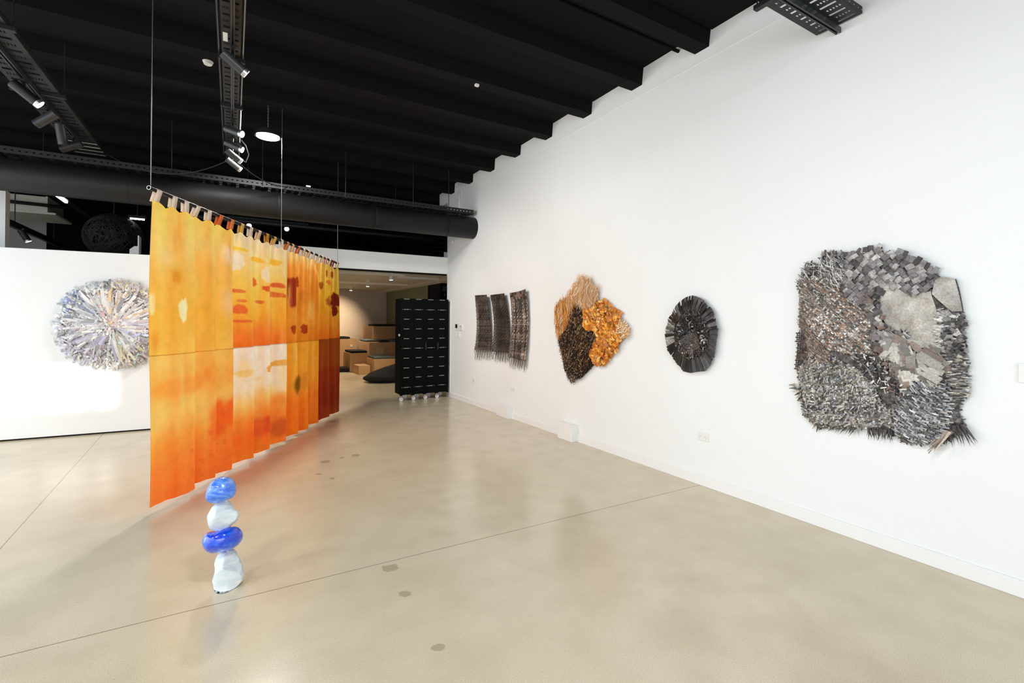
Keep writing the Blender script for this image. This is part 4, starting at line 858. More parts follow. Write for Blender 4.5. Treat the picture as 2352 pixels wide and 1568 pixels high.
# ------------------------------------------------------------------ woven wall pieces
from mathutils.geometry import delaunay_2d_cdt
def flip(P): return [(-p[0], p[1]) for p in P]                 # wall outline (y, z) -> (u to the right, z)
class Face:
    """a flat place on a wall: P(u, z, h) gives the point standing h proud of it"""
    def __init__(s, o, du, n): s.o, s.du, s.n = Vector(o), Vector(du), Vector(n)
    def P(s, u, z, h): return s.o+s.du*u+Vector((0, 0, z))+s.n*h
RW = Face((XW, 0, 0), (0, -1, 0), (-1, 0, 0))
def inside(poly, x, y):
    c = False; n = len(poly); j = n-1
    for i in range(n):
        xi, yi = poly[i]; xj, yj = poly[j]
        if (yi > y) != (yj > y) and x < (xj-xi)*(y-yi)/(yj-yi)+xi: c = not c
        j = i
    return c
def edge_d(poly, x, y):
    d = 9.0; n = len(poly)
    for i in range(n):
        ax, ay = poly[i]; bx, by = poly[(i+1) % n]; dx, dy = bx-ax, by-ay
        t = max(0, min(1, ((x-ax)*dx+(y-ay)*dy)/(dx*dx+dy*dy+1e-12))); d = min(d, math.hypot(x-ax-t*dx, y-ay-t*dy))
    return d
def bbox(poly): xs = [p[0] for p in poly]; ys = [p[1] for p in poly]; return min(xs), max(xs), min(ys), max(ys)
def pick(pal, rnd, jit=0.18):
    c = rnd.choice(pal); k = 1+rnd.uniform(-jit, jit); return tuple(min(1, max(0, v*k)) for v in lin(c))
def sheet(face, poly, step, hfn, cfn):
    """crisp-edged relief sheet"""
    x0, x1, y0, y1 = bbox(poly); pts = []
    n = len(poly)
    for i in range(n):
        a, b2 = poly[i], poly[(i+1) % n]; k = max(1, int(math.hypot(b2[0]-a[0], b2[1]-a[1])/step))
        for q in range(k): pts.append((a[0]+(b2[0]-a[0])*q/k, a[1]+(b2[1]-a[1])*q/k))
    nb = len(pts); edges = [(i, (i+1) % nb) for i in range(nb)]
    y = y0+step/2; row = 0
    while y < y1:
        x = x0+step*(0.25 if row % 2 else 0.75)
        while x < x1:
            if inside(poly, x, y) and edge_d(poly, x, y) > step*0.4: pts.append((x, y))
            x += step
        y += step; row += 1
    vs, es, fs, _, _, _ = delaunay_2d_cdt([Vector(p) for p in pts], edges, [], 1, 1e-6)
    m = MB(); P = [tuple(face.P(v[0], v[1], hfn(v[0], v[1]))) for v in vs]
    m.v = P
    for f_ in fs:
        cx = sum(vs[i][0] for i in f_)/3; cy = sum(vs[i][1] for i in f_)/3
        m.f.append(tuple(f_)); m.c.append(cfn(cx, cy)); m.m.append(0)
    return m
def strip(m, face, u, z, ang, ln, wd, h, col, arch=0.003, wd2=None, curl=0.0, n=3):
    """one strip of leather or paper centred on (u, z)"""
    ca, sa = math.cos(ang), math.sin(ang); pts = []
    for i in range(n+1):
        t = i/n-0.5; b2 = curl*(t*t-0.08)
        pts.append(face.P(u+ca*ln*t-sa*b2, z+sa*ln*t+ca*b2, h+arch*(1-4*t*t)))
    side = face.du*(-sa)+Vector((0, 0, ca))
    m.ribbon(pts, side, wd, wd2, col=col)
def weave(m, face, poly, deg, ca, cb, H, pal, rnd, arch=0.004, gap=0.86, long=1.75, skip=0.0, bend=None, tone=None):
    x0, x1, y0, y1 = bbox(poly); cx, cy = (x0+x1)/2, (y0+y1)/2; R_ = math.hypot(x1-x0, y1-y0)/2; a = math.radians(deg)
    na, nb = int(R_/ca)+1, int(R_/cb)+1
    rowc = {}; colc = {}
    for i in range(-na, na+1):
        for j in range(-nb, nb+1):
            if rnd.random() < skip: continue
            p, q = i*ca, j*cb
            ang = a
            if bend: q2 = q+bend*p*p; ang = a+math.atan(2*bend*p)
            else: q2 = q
            u = cx+math.cos(a)*p-math.sin(a)*q2; z = cy+math.sin(a)*p+math.cos(a)*q2
            if not inside(poly, u, z): continue
            h = H(u, z)
            if (i+j) % 2:
                if j not in rowc: rowc[j] = pick(pal, rnd, 0.3)
                c = rowc[j] if rnd.random() < 0.45 else pick(pal, rnd, 0.3); k = rnd.uniform(0.75, 1.2)
                if tone: k *= tone(u, z)
                strip(m, face, u, z, ang+rnd.uniform(-0.06, 0.06), ca*long, cb*gap, h+rnd.uniform(0.002, 0.006), tuple(min(1, v*k) for v in c), arch)
            else:
                if i not in colc: colc[i] = pick(pal, rnd, 0.3)
                c = colc[i] if rnd.random() < 0.45 else pick(pal, rnd, 0.3); k = rnd.uniform(0.7, 1.15)
                if tone: k *= tone(u, z)
                strip(m, face, u, z, ang+PI/2+rnd.uniform(-0.06, 0.06), cb*long, ca*gap, h+rnd.uniform(0.002, 0.006), tuple(min(1, v*k) for v in c), arch)
def scatter(m, face, poly, count, H, pal, rnd, ln, wd, ang, dang, up=(0.002, 0.012), arch=0.004, taper=1.0, tone=None, curl=0.0):
    x0, x1, y0, y1 = bbox(poly); k = 0; tries = 0
    while k < count and tries < count*12:
        tries += 1; u, z = rnd.uniform(x0, x1), rnd.uniform(y0, y1)
        if not inside(poly, u, z): continue
        a = (ang(u, z) if callable(ang) else math.radians(ang))+rnd.uniform(-dang, dang)
        w_ = rnd.uniform(*wd); c = pick(pal, rnd)
        if tone: t = tone(u, z); c = tuple(min(1, v*t) for v in c)
        strip(m, face, u, z, a, rnd.uniform(*ln), w_, H(u, z)+rnd.uniform(*up), c, arch, w_*taper, rnd.uniform(-curl, curl)); k += 1
def fringe(m, face, p0, p1, n, H, pal, rnd, ln, wd, deg, ddeg, h=(0.004, 0.02), tip=0.25, curl=0.0, droop=0.0):
    for i in range(n):
        t = (i+rnd.random()*0.6)/n; u, z = p0[0]+(p1[0]-p0[0])*t, p0[1]+(p1[1]-p0[1])*t
        a = math.radians((deg if not isinstance(deg, tuple) else deg[0]+(deg[1]-deg[0])*t)+rnd.uniform(-ddeg, ddeg)); L_ = rnd.uniform(*ln); w_ = rnd.uniform(*wd); hh = H(u, z)+rnd.uniform(*h)
        pts = []; cv = rnd.uniform(-curl, curl)
        for k in range(6):
            s = k/5; b2 = cv*s*s
            pts.append(face.P(u+math.cos(a)*L_*s-math.sin(a)*b2, z+math.sin(a)*L_*s+math.cos(a)*b2, max(0.004, hh*(1-droop*s))))
        side = face.du*(-math.sin(a))+Vector((0, 0, math.cos(a)))
        m.ribbon(pts, side, w_, w_*tip, col=pick(pal, rnd))
def nz2(u, z, s, o=0.0): return noise.noise(Vector((u*s+o, z*s-o, o*1.7)))

M_LEATH = vmat('leather_strips', rough=0.42, spec=0.5, nscale=55, namt=0.45, bump=0.25)
M_HIDE = vmat('metallic_hide', rough=0.38, spec=0.6, nscale=90, namt=0.30, bump=0.6)
M_FIBRE = vmat('raw_fibre', rough=0.8, spec=0.2, nscale=50, namt=0.25, bump=0.1)
M_PAPER = vmat('pearly_paper', rough=0.35, spec=0.6, nscale=40, namt=0.10, bump=0.15)

# ---- big weaving
rd = random.Random(21)
BO = flip(BIG_OUT); (PD, PJ, PL0, PL1, F1a, F1b, F2a, F2b, F3a, F3b, F4) = flip(BIG_PTS); ARC_C = flip(BIG_ARC_C)[0]
def HB(u, z):
    d = min(1, edge_d(BO, u, z)/0.12)
    h = 0.02+0.055*d**0.7+0.022*d*nz2(u, z, 5.0, 3)+0.010*d*nz2(u, z, 14, 9)
    h -= 0.030*math.exp(-((u-PD[0])**2+(z-PD[1])**2)/0.004)
    h -= 0.025*math.exp(-((u-PJ[0])**2+(z-PJ[1])**2)/0.006)
    return max(0.012, h)
GREY = [(96, 92, 90), (140, 136, 132), (180, 176, 170), (60, 56, 54), (205, 202, 196), (118, 110, 106)]
GREYD = [(44, 40, 39), (66, 60, 58), (92, 86, 83), (130, 126, 122), (38, 34, 33)]
BROWN = [(140, 112, 92), (112, 88, 74), (164, 138, 116), (96, 80, 72), (188, 170, 150), (120, 116, 112), (76, 64, 58)]
BEIGE = [(190, 180, 166), (160, 148, 134), (128, 118, 108), (208, 202, 192), (96, 88, 82), (172, 172, 172)]
BLUEG = [(150, 152, 157), (116, 118, 122), (192, 195, 198), (90, 90, 93), (166, 166, 167), (66, 65, 66)]
PURP = [(116, 108, 108), (86, 80, 80), (152, 146, 145), (62, 54, 54), (112, 92, 82), (170, 168, 166)]
big = thing('large_woven_hanging', 'largest wall piece, square grey and brown woven leather with ragged edges', 'wall hanging', (XW, 1.52, 1.30))
sheet(RW, BO, 0.022, lambda u, z: HB(u, z)-0.004, lambda u, z: pick([(58, 53, 50), (84, 78, 74), (46, 42, 40), (104, 98, 94)], rd)).build('backing', M_LEATH, big)
zone = {k: flip(v) for k, v in dict(DIAG=BZ_DIAG, WIRE=BZ_WIRE, SCALES=BZ_SCALES, LEATHER=BZ_LEATHER, CORNER=BZ_CORNER, GATHER=BZ_GATHER, RSCALE=BZ_RSCALE, RFRINGE=BZ_RFRINGE, PATCH=BZ_PATCH, JUMBLE=BZ_JUMBLE, MID=BZ_MID, ARC=BZ_ARC, GRID=BZ_GRID, LEFTB=BZ_LEFTB, LOW=BZ_LOW).items()}
tn = lambda s, o, a: (lambda u, z: 1+a*nz2(u, z, s, o))
m = MB(); weave(m, RW, zone['DIAG'], -38, 0.0135, 0.0105, HB, GREY+BROWN[:3], rd, 0.005, tone=tn(7, 2, 0.7)); scatter(m, RW, zone['DIAG'], 220, HB, GREY[:3]+BROWN[:3], rd, (0.02, 0.06), (0.0015, 0.004), -38, 0.25, (0.008, 0.016)); m.build('diagonal_weave', M_LEATH, big)
m = MB(); weave(m, RW, zone['LEFTB'], -30, 0.013, 0.010, HB, BROWN+GREY[:2], rd, 0.004, tone=tn(8, 5, 0.6)); scatter(m, RW, zone['LEFTB'], 200, HB, BROWN, rd, (0.02, 0.06), (0.0015, 0.004), -40, 0.5, (0.006, 0.016)); m.build('brown_weave', M_LEATH, big)
m = MB(); scatter(m, RW, zone['WIRE'], 330, HB, GREY+[(215, 214, 212)], rd, (0.02, 0.09), (0.002, 0.008), -55, 0.9, (0.002, 0.03), 0.010, curl=0.02)
fringe(m, RW, zone['WIRE'][3], zone['WIRE'][4], 16, HB, GREYD+GREY, rd, (0.02, 0.045), (0.012, 0.02), 85, 20, tip=0.8); m.build('wiry_tangle', M_LEATH, big)
m = MB(); weave(m, RW, zone['SCALES'], 40, 0.036, 0.034, HB, PURP[:3]+[(104, 96, 94), (132, 124, 122), (84, 76, 74)], rd, 0.006, 1.0, 1.6, tone=tn(11, 4, 1.1)); scatter(m, RW, zone['SCALES'], 60, HB, PURP[:3]+[(168, 164, 160)], rd, (0.03, 0.055), (0.02, 0.036), 40, 0.35, (0.010, 0.02), 0.006)
sc = zone['SCALES']; fringe(m, RW, sc[4], sc[5], 11, HB, GREYD+PURP, rd, (0.03, 0.055), (0.026, 0.034), 62, 8, (0.004, 0.015), 0.9); fringe(m, RW, sc[0], sc[3], 8, HB, PURP, rd, (0.03, 0.05), (0.03, 0.05), 70, 25, (0.004, 0.015), 0.7); m.build('scale_squares', M_LEATH, big)
def HL(u, z):
    d = math.hypot(u-PD[0], z-PD[1]); a = math.atan2(z-PD[1], u-PD[0])
    return HB(u, z)+0.008+0.010*math.sin(a*9)*math.exp(-d/0.16)+0.006*nz2(u, z, 12, 1)-0.016*math.exp(-d*d/0.0012)
def CLR(u, z):
    k = 0.5+0.5*nz2(u, z, 7, 8)+0.25*nz2(u, z, 22, 2); d = math.hypot(u-PD[0], z-PD[1]); k = max(0, min(1, k))
    a, b2 = lin((118, 106, 98)), lin((204, 200, 192)); return tuple(x+(y-x)*k for x, y in zip(a, b2))
sheet(RW, zone['LEATHER'], 0.009, HL, CLR).build('leather_patch', M_HIDE, big, smooth=True)
sheet(RW, zone['CORNER'], 0.011, lambda u, z: HB(u, z)+0.012+0.01*nz2(u, z, 9, 4), CLR).build('corner_patch', M_HIDE, big, smooth=True)
m = MB(); scatter(m, RW, zone['MID'], 90, HB, PURP+GREYD+[(190, 188, 182)], rd, (0.03, 0.07), (0.02, 0.04), -40, 0.6, (0.006, 0.02), 0.008); m.build('dark_patches', M_LEATH, big)
m = MB(); scatter(m, RW, zone['GATHER'], 130, HB, [(210, 208, 204), (180, 176, 170), (150, 146, 142)], rd, (0.03, 0.05), (0.003, 0.008), -5, 0.35, (0.004, 0.016), 0.006); m.build('gathered_strip', M_LEATH, big)
m = MB(); scatter(m, RW, zone['RSCALE'], 110, HB, GREYD+GREY, rd, (0.025, 0.055), (0.014, 0.03), -30, 0.7, (0.004, 0.02), 0.01)
fringe(m, RW, zone['RSCALE'][1], zone['RSCALE'][3], 14, HB, GREYD, rd, (0.015, 0.035), (0.018, 0.03), -20, 25, (0.004, 0.012), 0.4); m.build('edge_scales', M_LEATH, big)
m = MB(); scatter(m, RW, zone['RFRINGE'], 260, HB, BEIGE+GREYD, rd, (0.03, 0.07), (0.003, 0.009), 0, 0.3, (0.002, 0.018), 0.005)
fringe(m, RW, zone['RFRINGE'][1], zone['RFRINGE'][2], 60, HB, BEIGE+GREY, rd, (0.012, 0.035), (0.002, 0.006), 0, 14, (0.002, 0.015), 0.7); m.build('side_fringe', M_LEATH, big)
m = MB(); scatter(m, RW, zone['PATCH'], 95, HB, [(206, 203, 196), (184, 180, 172), (140, 134, 128), (132, 116, 104), (166, 162, 156), (110, 104, 100)], rd, (0.06, 0.14), (0.03, 0.055), lambda u, z: math.atan2(z-PD[1], u-PD[0]), 0.5, (0.002, 0.012), 0.006, tone=tn(10, 6, 0.5)); m.build('pale_patches', M_HIDE, big)
m = MB(); scatter(m, RW, zone['JUMBLE'], 380, HB, GREYD+[(215, 213, 208), (160, 158, 154), (110, 86, 76)], rd, (0.012, 0.04), (0.004, 0.012), 30, 1.6, (0.0, 0.022), 0.006); m.build('jumbled_scraps', M_LEATH, big)
m = MB(); a0, a1 = math.radians(150), math.radians(292)
r = 0.06
while r < 0.50:
    t = a0; seg = 0.028/r
    while t < a1:
        u, z = ARC_C[0]+r*math.cos(t), ARC_C[1]+r*math.sin(t)
        if inside(zone['ARC'], u, z):
            k = (int(r/0.009)+int(t/seg)) % 2
            strip(m, RW, u, z, t+PI/2+rd.uniform(-0.05, 0.05), 0.028*(1.25 if k else 0.7), 0.0078, HB(u, z)+0.003+0.006*k, tuple(min(1, v*(1+0.5*nz2(u, z, 8, 3))) for v in pick(BLUEG+GREY[:3], rd, 0.3)), 0.004)
            if rd.random() < 0.4: strip(m, RW, u, z, t+rd.uniform(-0.1, 0.1), 0.02, 0.010, HB(u, z)+0.006, pick(BLUEG, rd), 0.004)
        t += seg
    r += 0.009
m.build('curved_weave', M_LEATH, big)
m = MB(); weave(m, RW, zone['GRID'], 84, 0.016, 0.014, lambda u, z: 0.03, [(58, 44, 40), (74, 56, 50), (48, 38, 36)], rd, 0.004, 0.55, 2.0); m.build('open_grid', M_LEATH, big)
m = MB(); weave(m, RW, zone['LOW'], 8, 0.0125, 0.0105, HB, BEIGE+GREY+BLUEG[:2], rd, 0.004, tone=tn(6, 7, 0.7), bend=0.25); scatter(m, RW, zone['LOW'], 330, HB, BEIGE+GREYD, rd, (0.015, 0.05), (0.003, 0.009), 55, 0.7, (0.004, 0.014), 0.004); m.build('lower_weave', M_LEATH, big)
m = MB()
nB = len(BO)
for i in range(nB):                                             # ragged tongues round the whole edge
    a, b2 = BO[i], BO[(i+1) % nB]; L_ = math.hypot(b2[0]-a[0], b2[1]-a[1]); nrm = math.degrees(math.atan2(b2[0]-a[0], -(b2[1]-a[1])))
    if a[0] > -1.2 and 1.6 < a[1] < 1.85: continue
    left = a[0] < -1.85
    fringe(m, RW, a, b2, max(1, int(L_/0.016)), lambda u, z: 0.012, GREYD[1:]+GREY[:2] if not left else GREYD, rd, (0.006, 0.02), (0.010, 0.02) if left else (0.006, 0.016), nrm, 32, (0.002, 0.012), 0.45)
fringe(m, RW, PL0, PL1, 26, lambda u, z: 0.02, GREYD+BEIGE[:2], rd, (0.03, 0.06), (0.014, 0.024), (190, 245), 25, (0.0, 0.02), 0.2); m.build('ragged_edge', M_LEATH, big)
FEA = [(40, 36, 35), (58, 52, 50), (84, 78, 74), (48, 40, 38)]
m = MB(); fringe(m, RW, F1b, F1a, 16, lambda u, z: 0.03, FEA+[(150, 146, 142)], rd, (0.05, 0.085), (0.008, 0.013), (255, 215), 6, (0.0, 0.015), 0.08, 0.012); m.build('feather_fringe', M_LEATH, big)
m = MB(); fringe(m, RW, F2a, F2b, 34, lambda u, z: 0.03, FEA, rd, (0.05, 0.085), (0.007, 0.012), (275, 260), 8, (0.0, 0.02), 0.06, 0.010); m.build('feather_fringe', M_LEATH, big)
m = MB(); fringe(m, RW, F3a, F3b, 22, lambda u, z: 0.03, FEA, rd, (0.09, 0.13), (0.010, 0.015), (262, 306), 4, (0.0, 0.02), 0.06, 0.015); m.build('feather_fringe', M_LEATH, big)
m = MB(); fringe(m, RW, F4, (F4[0]+0.04, F4[1]+0.01), 14, lambda u, z: 0.04, [(196, 180, 164), (168, 150, 134), (120, 106, 98)], rd, (0.10, 0.17), (0.008, 0.016), 238, 9, (0.0, 0.02), 0.3, 0.02)
fringe(m, RW, F2b, F3a, 12, lambda u, z: 0.02, BEIGE+GREYD, rd, (0.03, 0.07), (0.006, 0.012), 235, 18, (0.0, 0.015), 0.5); m.build('tan_tassel', M_LEATH, big)

# ---- orange and black diamond
rd = random.Random(5)
DO = flip(DIA_OUT); dz = {k: flip(v) for k, v in dict(TUFT=DZ_TUFT, LEFT=DZ_LEFT, DARK=DZ_DARK, CHIPS=DZ_CHIPS, STRAW=DZ_STRAW).items()}
def HD(u, z): d = min(1, edge_d(DO, u, z)/0.15); return 0.025+0.05*d**0.7+0.014*nz2(u, z, 6, 2)*d
OR = [(222, 140, 40), (205, 120, 32), (235, 165, 70), (180, 100, 30), (240, 190, 110)]
TAN = [(244, 216, 180), (250, 232, 206), (224, 182, 134), (244, 190, 122), (206, 158, 114)]
DKB = [(44, 34, 28), (58, 44, 34), (36, 28, 24), (78, 58, 40), (30, 25, 22)]
dia = thing('orange_woven_hanging', 'diamond shaped orange wall piece with a charred black woven centre', 'wall hanging', (XW, 4.5, 1.4))
def cD(u, z):
    for k, pal in (('DARK', DKB), ('TUFT', TAN), ('CHIPS', OR), ('LEFT', OR+TAN[:1]), ('STRAW', TAN)):
        if inside(dz[k], u, z): return pick(pal, rd)
    return pick(OR, rd)
hole = lambda u, z: HD(u, z)-0.003
lowcut = [p for p in DO]
sheet(RW, [p for p in DO if not (p[1] < 0.98 and p[0] < -4.72)] , 0.025, hole, cD).build('backing', M_FIBRE, dia)
m = MB(); scatter(m, RW, dz['TUFT'], 1100, HD, TAN+[(250, 236, 216), (170, 120, 70), (225, 150, 60)], rd, (0.06, 0.16), (0.0015, 0.004), lambda u, z: math.radians(75)+nz2(u, z, 4)*0.8, 0.5, (0.002, 0.035), 0.01, curl=0.03)
fringe(m, RW, dz['TUFT'][1], dz['TUFT'][4], 240, HD, TAN, rd, (0.05, 0.13), (0.0015, 0.004), 60, 35, (0.0, 0.03), 0.3, 0.02); fringe(m, RW, dz['TUFT'][1], dz['TUFT'][3], 200, HD, TAN, rd, (0.05, 0.12), (0.0015, 0.004), 95, 35, (0.0, 0.03), 0.3, 0.02); m.build('fibre_tuft', M_FIBRE, dia)
m = MB(); scatter(m, RW, dz['LEFT'], 1000, HD, TAN[:2]+OR+[(150, 96, 40), (210, 150, 70)], rd, (0.05, 0.14), (0.002, 0.006), lambda u, z: math.radians(105 if z > 1.6 else 70), 0.35, (0.001, 0.02), 0.006, curl=0.01)
fringe(m, RW, dz['LEFT'][9], dz['LEFT'][11], 40, HD, OR+TAN, rd, (0.02, 0.05), (0.006, 0.014), 150, 25, (0.0, 0.012), 0.7); fringe(m, RW, dz['LEFT'][8], dz['LEFT'][9], 26, HD, OR+TAN, rd, (0.015, 0.035), (0.006, 0.012), 180, 20, (0.0, 0.012), 0.7); m.build('straw_weave', M_FIBRE, dia)
m = MB(); weave(m, RW, dz['DARK'], 62, 0.022, 0.022, HD, DKB+[(130, 108, 82)], rd, 0.006, 0.62, 1.9); scatter(m, RW, dz['DARK'], 420, HD, DKB+[(150, 118, 80), (190, 120, 40)], rd, (0.04, 0.12), (0.002, 0.005), 60, 0.6, (0.004, 0.02), 0.006, curl=0.02)
scatter(m, RW, dz['DARK'], 260, HD, [(176, 150, 118), (150, 128, 104), (120, 100, 84), (205, 180, 150)], rd, (0.008, 0.022), (0.004, 0.008), 60, 0.9, (0.010, 0.024), 0.003)
l0, l1 = dz['DARK'][12], dz['DARK'][11]
fringe(m, RW, dz['DARK'][13], dz['DARK'][11], 26, HD, DKB, rd, (0.02, 0.06), (0.004, 0.008), 190, 25, (0.0, 0.01), 0.6); fringe(m, RW, dz['DARK'][11], dz['DARK'][10], 12, HD, DKB, rd, (0.03, 0.08), (0.004, 0.008), 275, 20, (0.0, 0.01), 0.5)
for k in range(5):                                              # open strands along the lower left
    a, b2 = dz['DARK'][13], dz['DARK'][11]; o_ = 0.012*k
    m.tube([RW.P(a[0]+o_+(b2[0]-a[0])*t, a[1]+(b2[1]-0.03-a[1])*t, 0.03+0.01*math.sin(t*9+k)) for t in [i/14 for i in range(15)]], 0.004, 5, col=pick(DKB, rd))
m.build('charred_weave', M_FIBRE, dia)
m = MB(); scatter(m, RW, dz['CHIPS'], 620, HD, OR+[(196, 126, 70)], rd, (0.04, 0.085), (0.018, 0.036), -35, 0.6, (0.002, 0.03), 0.012); scatter(m, RW, dz['CHIPS'], 160, HD, [(120, 66, 24), (90, 54, 28)], rd, (0.03, 0.06), (0.006, 0.014), 50, 0.6, (0.0, 0.02), 0.008)
cz = dz['CHIPS']; fringe(m, RW, cz[8], cz[9], 20, HD, OR, rd, (0.03, 0.06), (0.02, 0.032), -45, 25, (0.0, 0.015), 0.8); fringe(m, RW, cz[2], cz[5], 14, HD, OR, rd, (0.03, 0.06), (0.02, 0.035), 50, 25, (0.0, 0.015), 0.8); m.build('orange_chips', M_LEATH, dia)
m = MB(); scatter(m, RW, dz['STRAW'], 170, HD, TAN, rd, (0.05, 0.12), (0.003, 0.008), 35, 0.9, (0.0, 0.03), 0.008); fringe(m, RW, dz['STRAW'][0], dz['STRAW'][3], 46, HD, TAN, rd, (0.04, 0.09), (0.003, 0.007), 25, 45, (0.0, 0.02), 0.5); m.build('straw_tuft', M_FIBRE, dia)

# ---- black oval
rd = random.Random(9)
OO = flip(OVAL_OUT); oc = flip(OVAL_C)[0]
OD = [(34, 31, 30), (50, 46, 45), (72, 68, 66), (44, 36, 35), (96, 92, 90), (27, 25, 24)]
ov = thing('oval_leather_hanging', 'black oval wall piece with a pleated leather rim', 'wall hanging', (XW, 2.95, 1.39))
def on(u, z): return math.hypot((u-oc[0])/0.30, (z-oc[1])/0.36)
def HO(u, z): d = on(u, z); return 0.022+0.040*math.exp(-((d-0.55)/0.26)**2)-0.018*math.exp(-d*d/0.06)
sheet(RW, [(oc[0]+(p[0]-oc[0])*0.9, oc[1]+(p[1]-oc[1])*0.9) for p in OO], 0.014, lambda u, z: HO(u, z)-0.004, lambda u, z: pick(OD[:4], rd)).build('backing', M_LEATH, ov)
m = MB(); n = 46
import itertools
per = []
for i in range(len(OO)):
    a, b2 = OO[i], OO[(i+1) % len(OO)]; k = max(1, int(math.hypot(b2[0]-a[0], b2[1]-a[1])/0.006))
    per += [(a[0]+(b2[0]-a[0])*q/k, a[1]+(b2[1]-a[1])*q/k) for q in range(k)]
i = 0
while i < len(per):
    z_low = per[i][1] < 1.25
    wd = rd.randint(2, 4) if z_low else rd.randint(5, 10)
    seg = [per[(i+q) % len(per)] for q in range(wd)]
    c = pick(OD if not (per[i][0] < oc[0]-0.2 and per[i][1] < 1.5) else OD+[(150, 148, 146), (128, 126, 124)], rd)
    hi = rd.uniform(0.0, 0.012)
    for q in range(len(seg)-1):
        a, b2 = seg[q], seg[q+1]
        ia = (oc[0]+(a[0]-oc[0])*0.62, oc[1]+(a[1]-oc[1])*0.62); ib = (oc[0]+(b2[0]-oc[0])*0.62, oc[1]+(b2[1]-oc[1])*0.62)
        ma = (oc[0]+(a[0]-oc[0])*0.83, oc[1]+(a[1]-oc[1])*0.83); mb_ = (oc[0]+(b2[0]-oc[0])*0.83, oc[1]+(b2[1]-oc[1])*0.83)
        t0, t1 = q/(len(seg)-1), (q+1)/(len(seg)-1); k0, k1 = 0.010*t0, 0.010*t1
        m.face([RW.P(*ia, HO(*ia)+0.004), RW.P(*ib, HO(*ib)+0.004), RW.P(*mb_, HO(*mb_)+0.008+k1+hi), RW.P(*ma, HO(*ma)+0.008+k0+hi)], c)
        m.face([RW.P(*ma, HO(*ma)+0.008+k0+hi), RW.P(*mb_, HO(*mb_)+0.008+k1+hi), RW.P(*b2, 0.034+k1+hi), RW.P(*a, 0.034+k0+hi)], c)
    i += wd-1 if rd.random() < 0.8 else wd
m.build('pleated_rim', M_LEATH, ov, solid=0.0015)
ring = [(oc[0]+0.02+(p[0]-oc[0])*0.66, oc[1]+(p[1]-oc[1])*0.66) for p in OO]
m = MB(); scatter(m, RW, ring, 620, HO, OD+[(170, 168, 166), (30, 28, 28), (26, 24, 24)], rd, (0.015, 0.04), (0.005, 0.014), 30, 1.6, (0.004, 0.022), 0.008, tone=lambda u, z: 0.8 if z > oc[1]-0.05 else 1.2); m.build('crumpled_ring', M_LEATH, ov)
m = MB()
for k in range(90):
    t = -PI/2+rd.uniform(-1.25, 1.25); r1_ = rd.uniform(0.10, 0.22)
    r = 0.01
    while r < r1_:
        u, z = oc[0]+r*math.cos(t)*0.85, oc[1]+r*math.sin(t)*1.15
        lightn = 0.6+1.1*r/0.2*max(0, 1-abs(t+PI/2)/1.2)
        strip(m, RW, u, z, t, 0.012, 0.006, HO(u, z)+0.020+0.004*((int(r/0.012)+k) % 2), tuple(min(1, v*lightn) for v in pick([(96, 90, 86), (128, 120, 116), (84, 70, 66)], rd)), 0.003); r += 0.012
m.build('radial_centre', M_LEATH, ov)

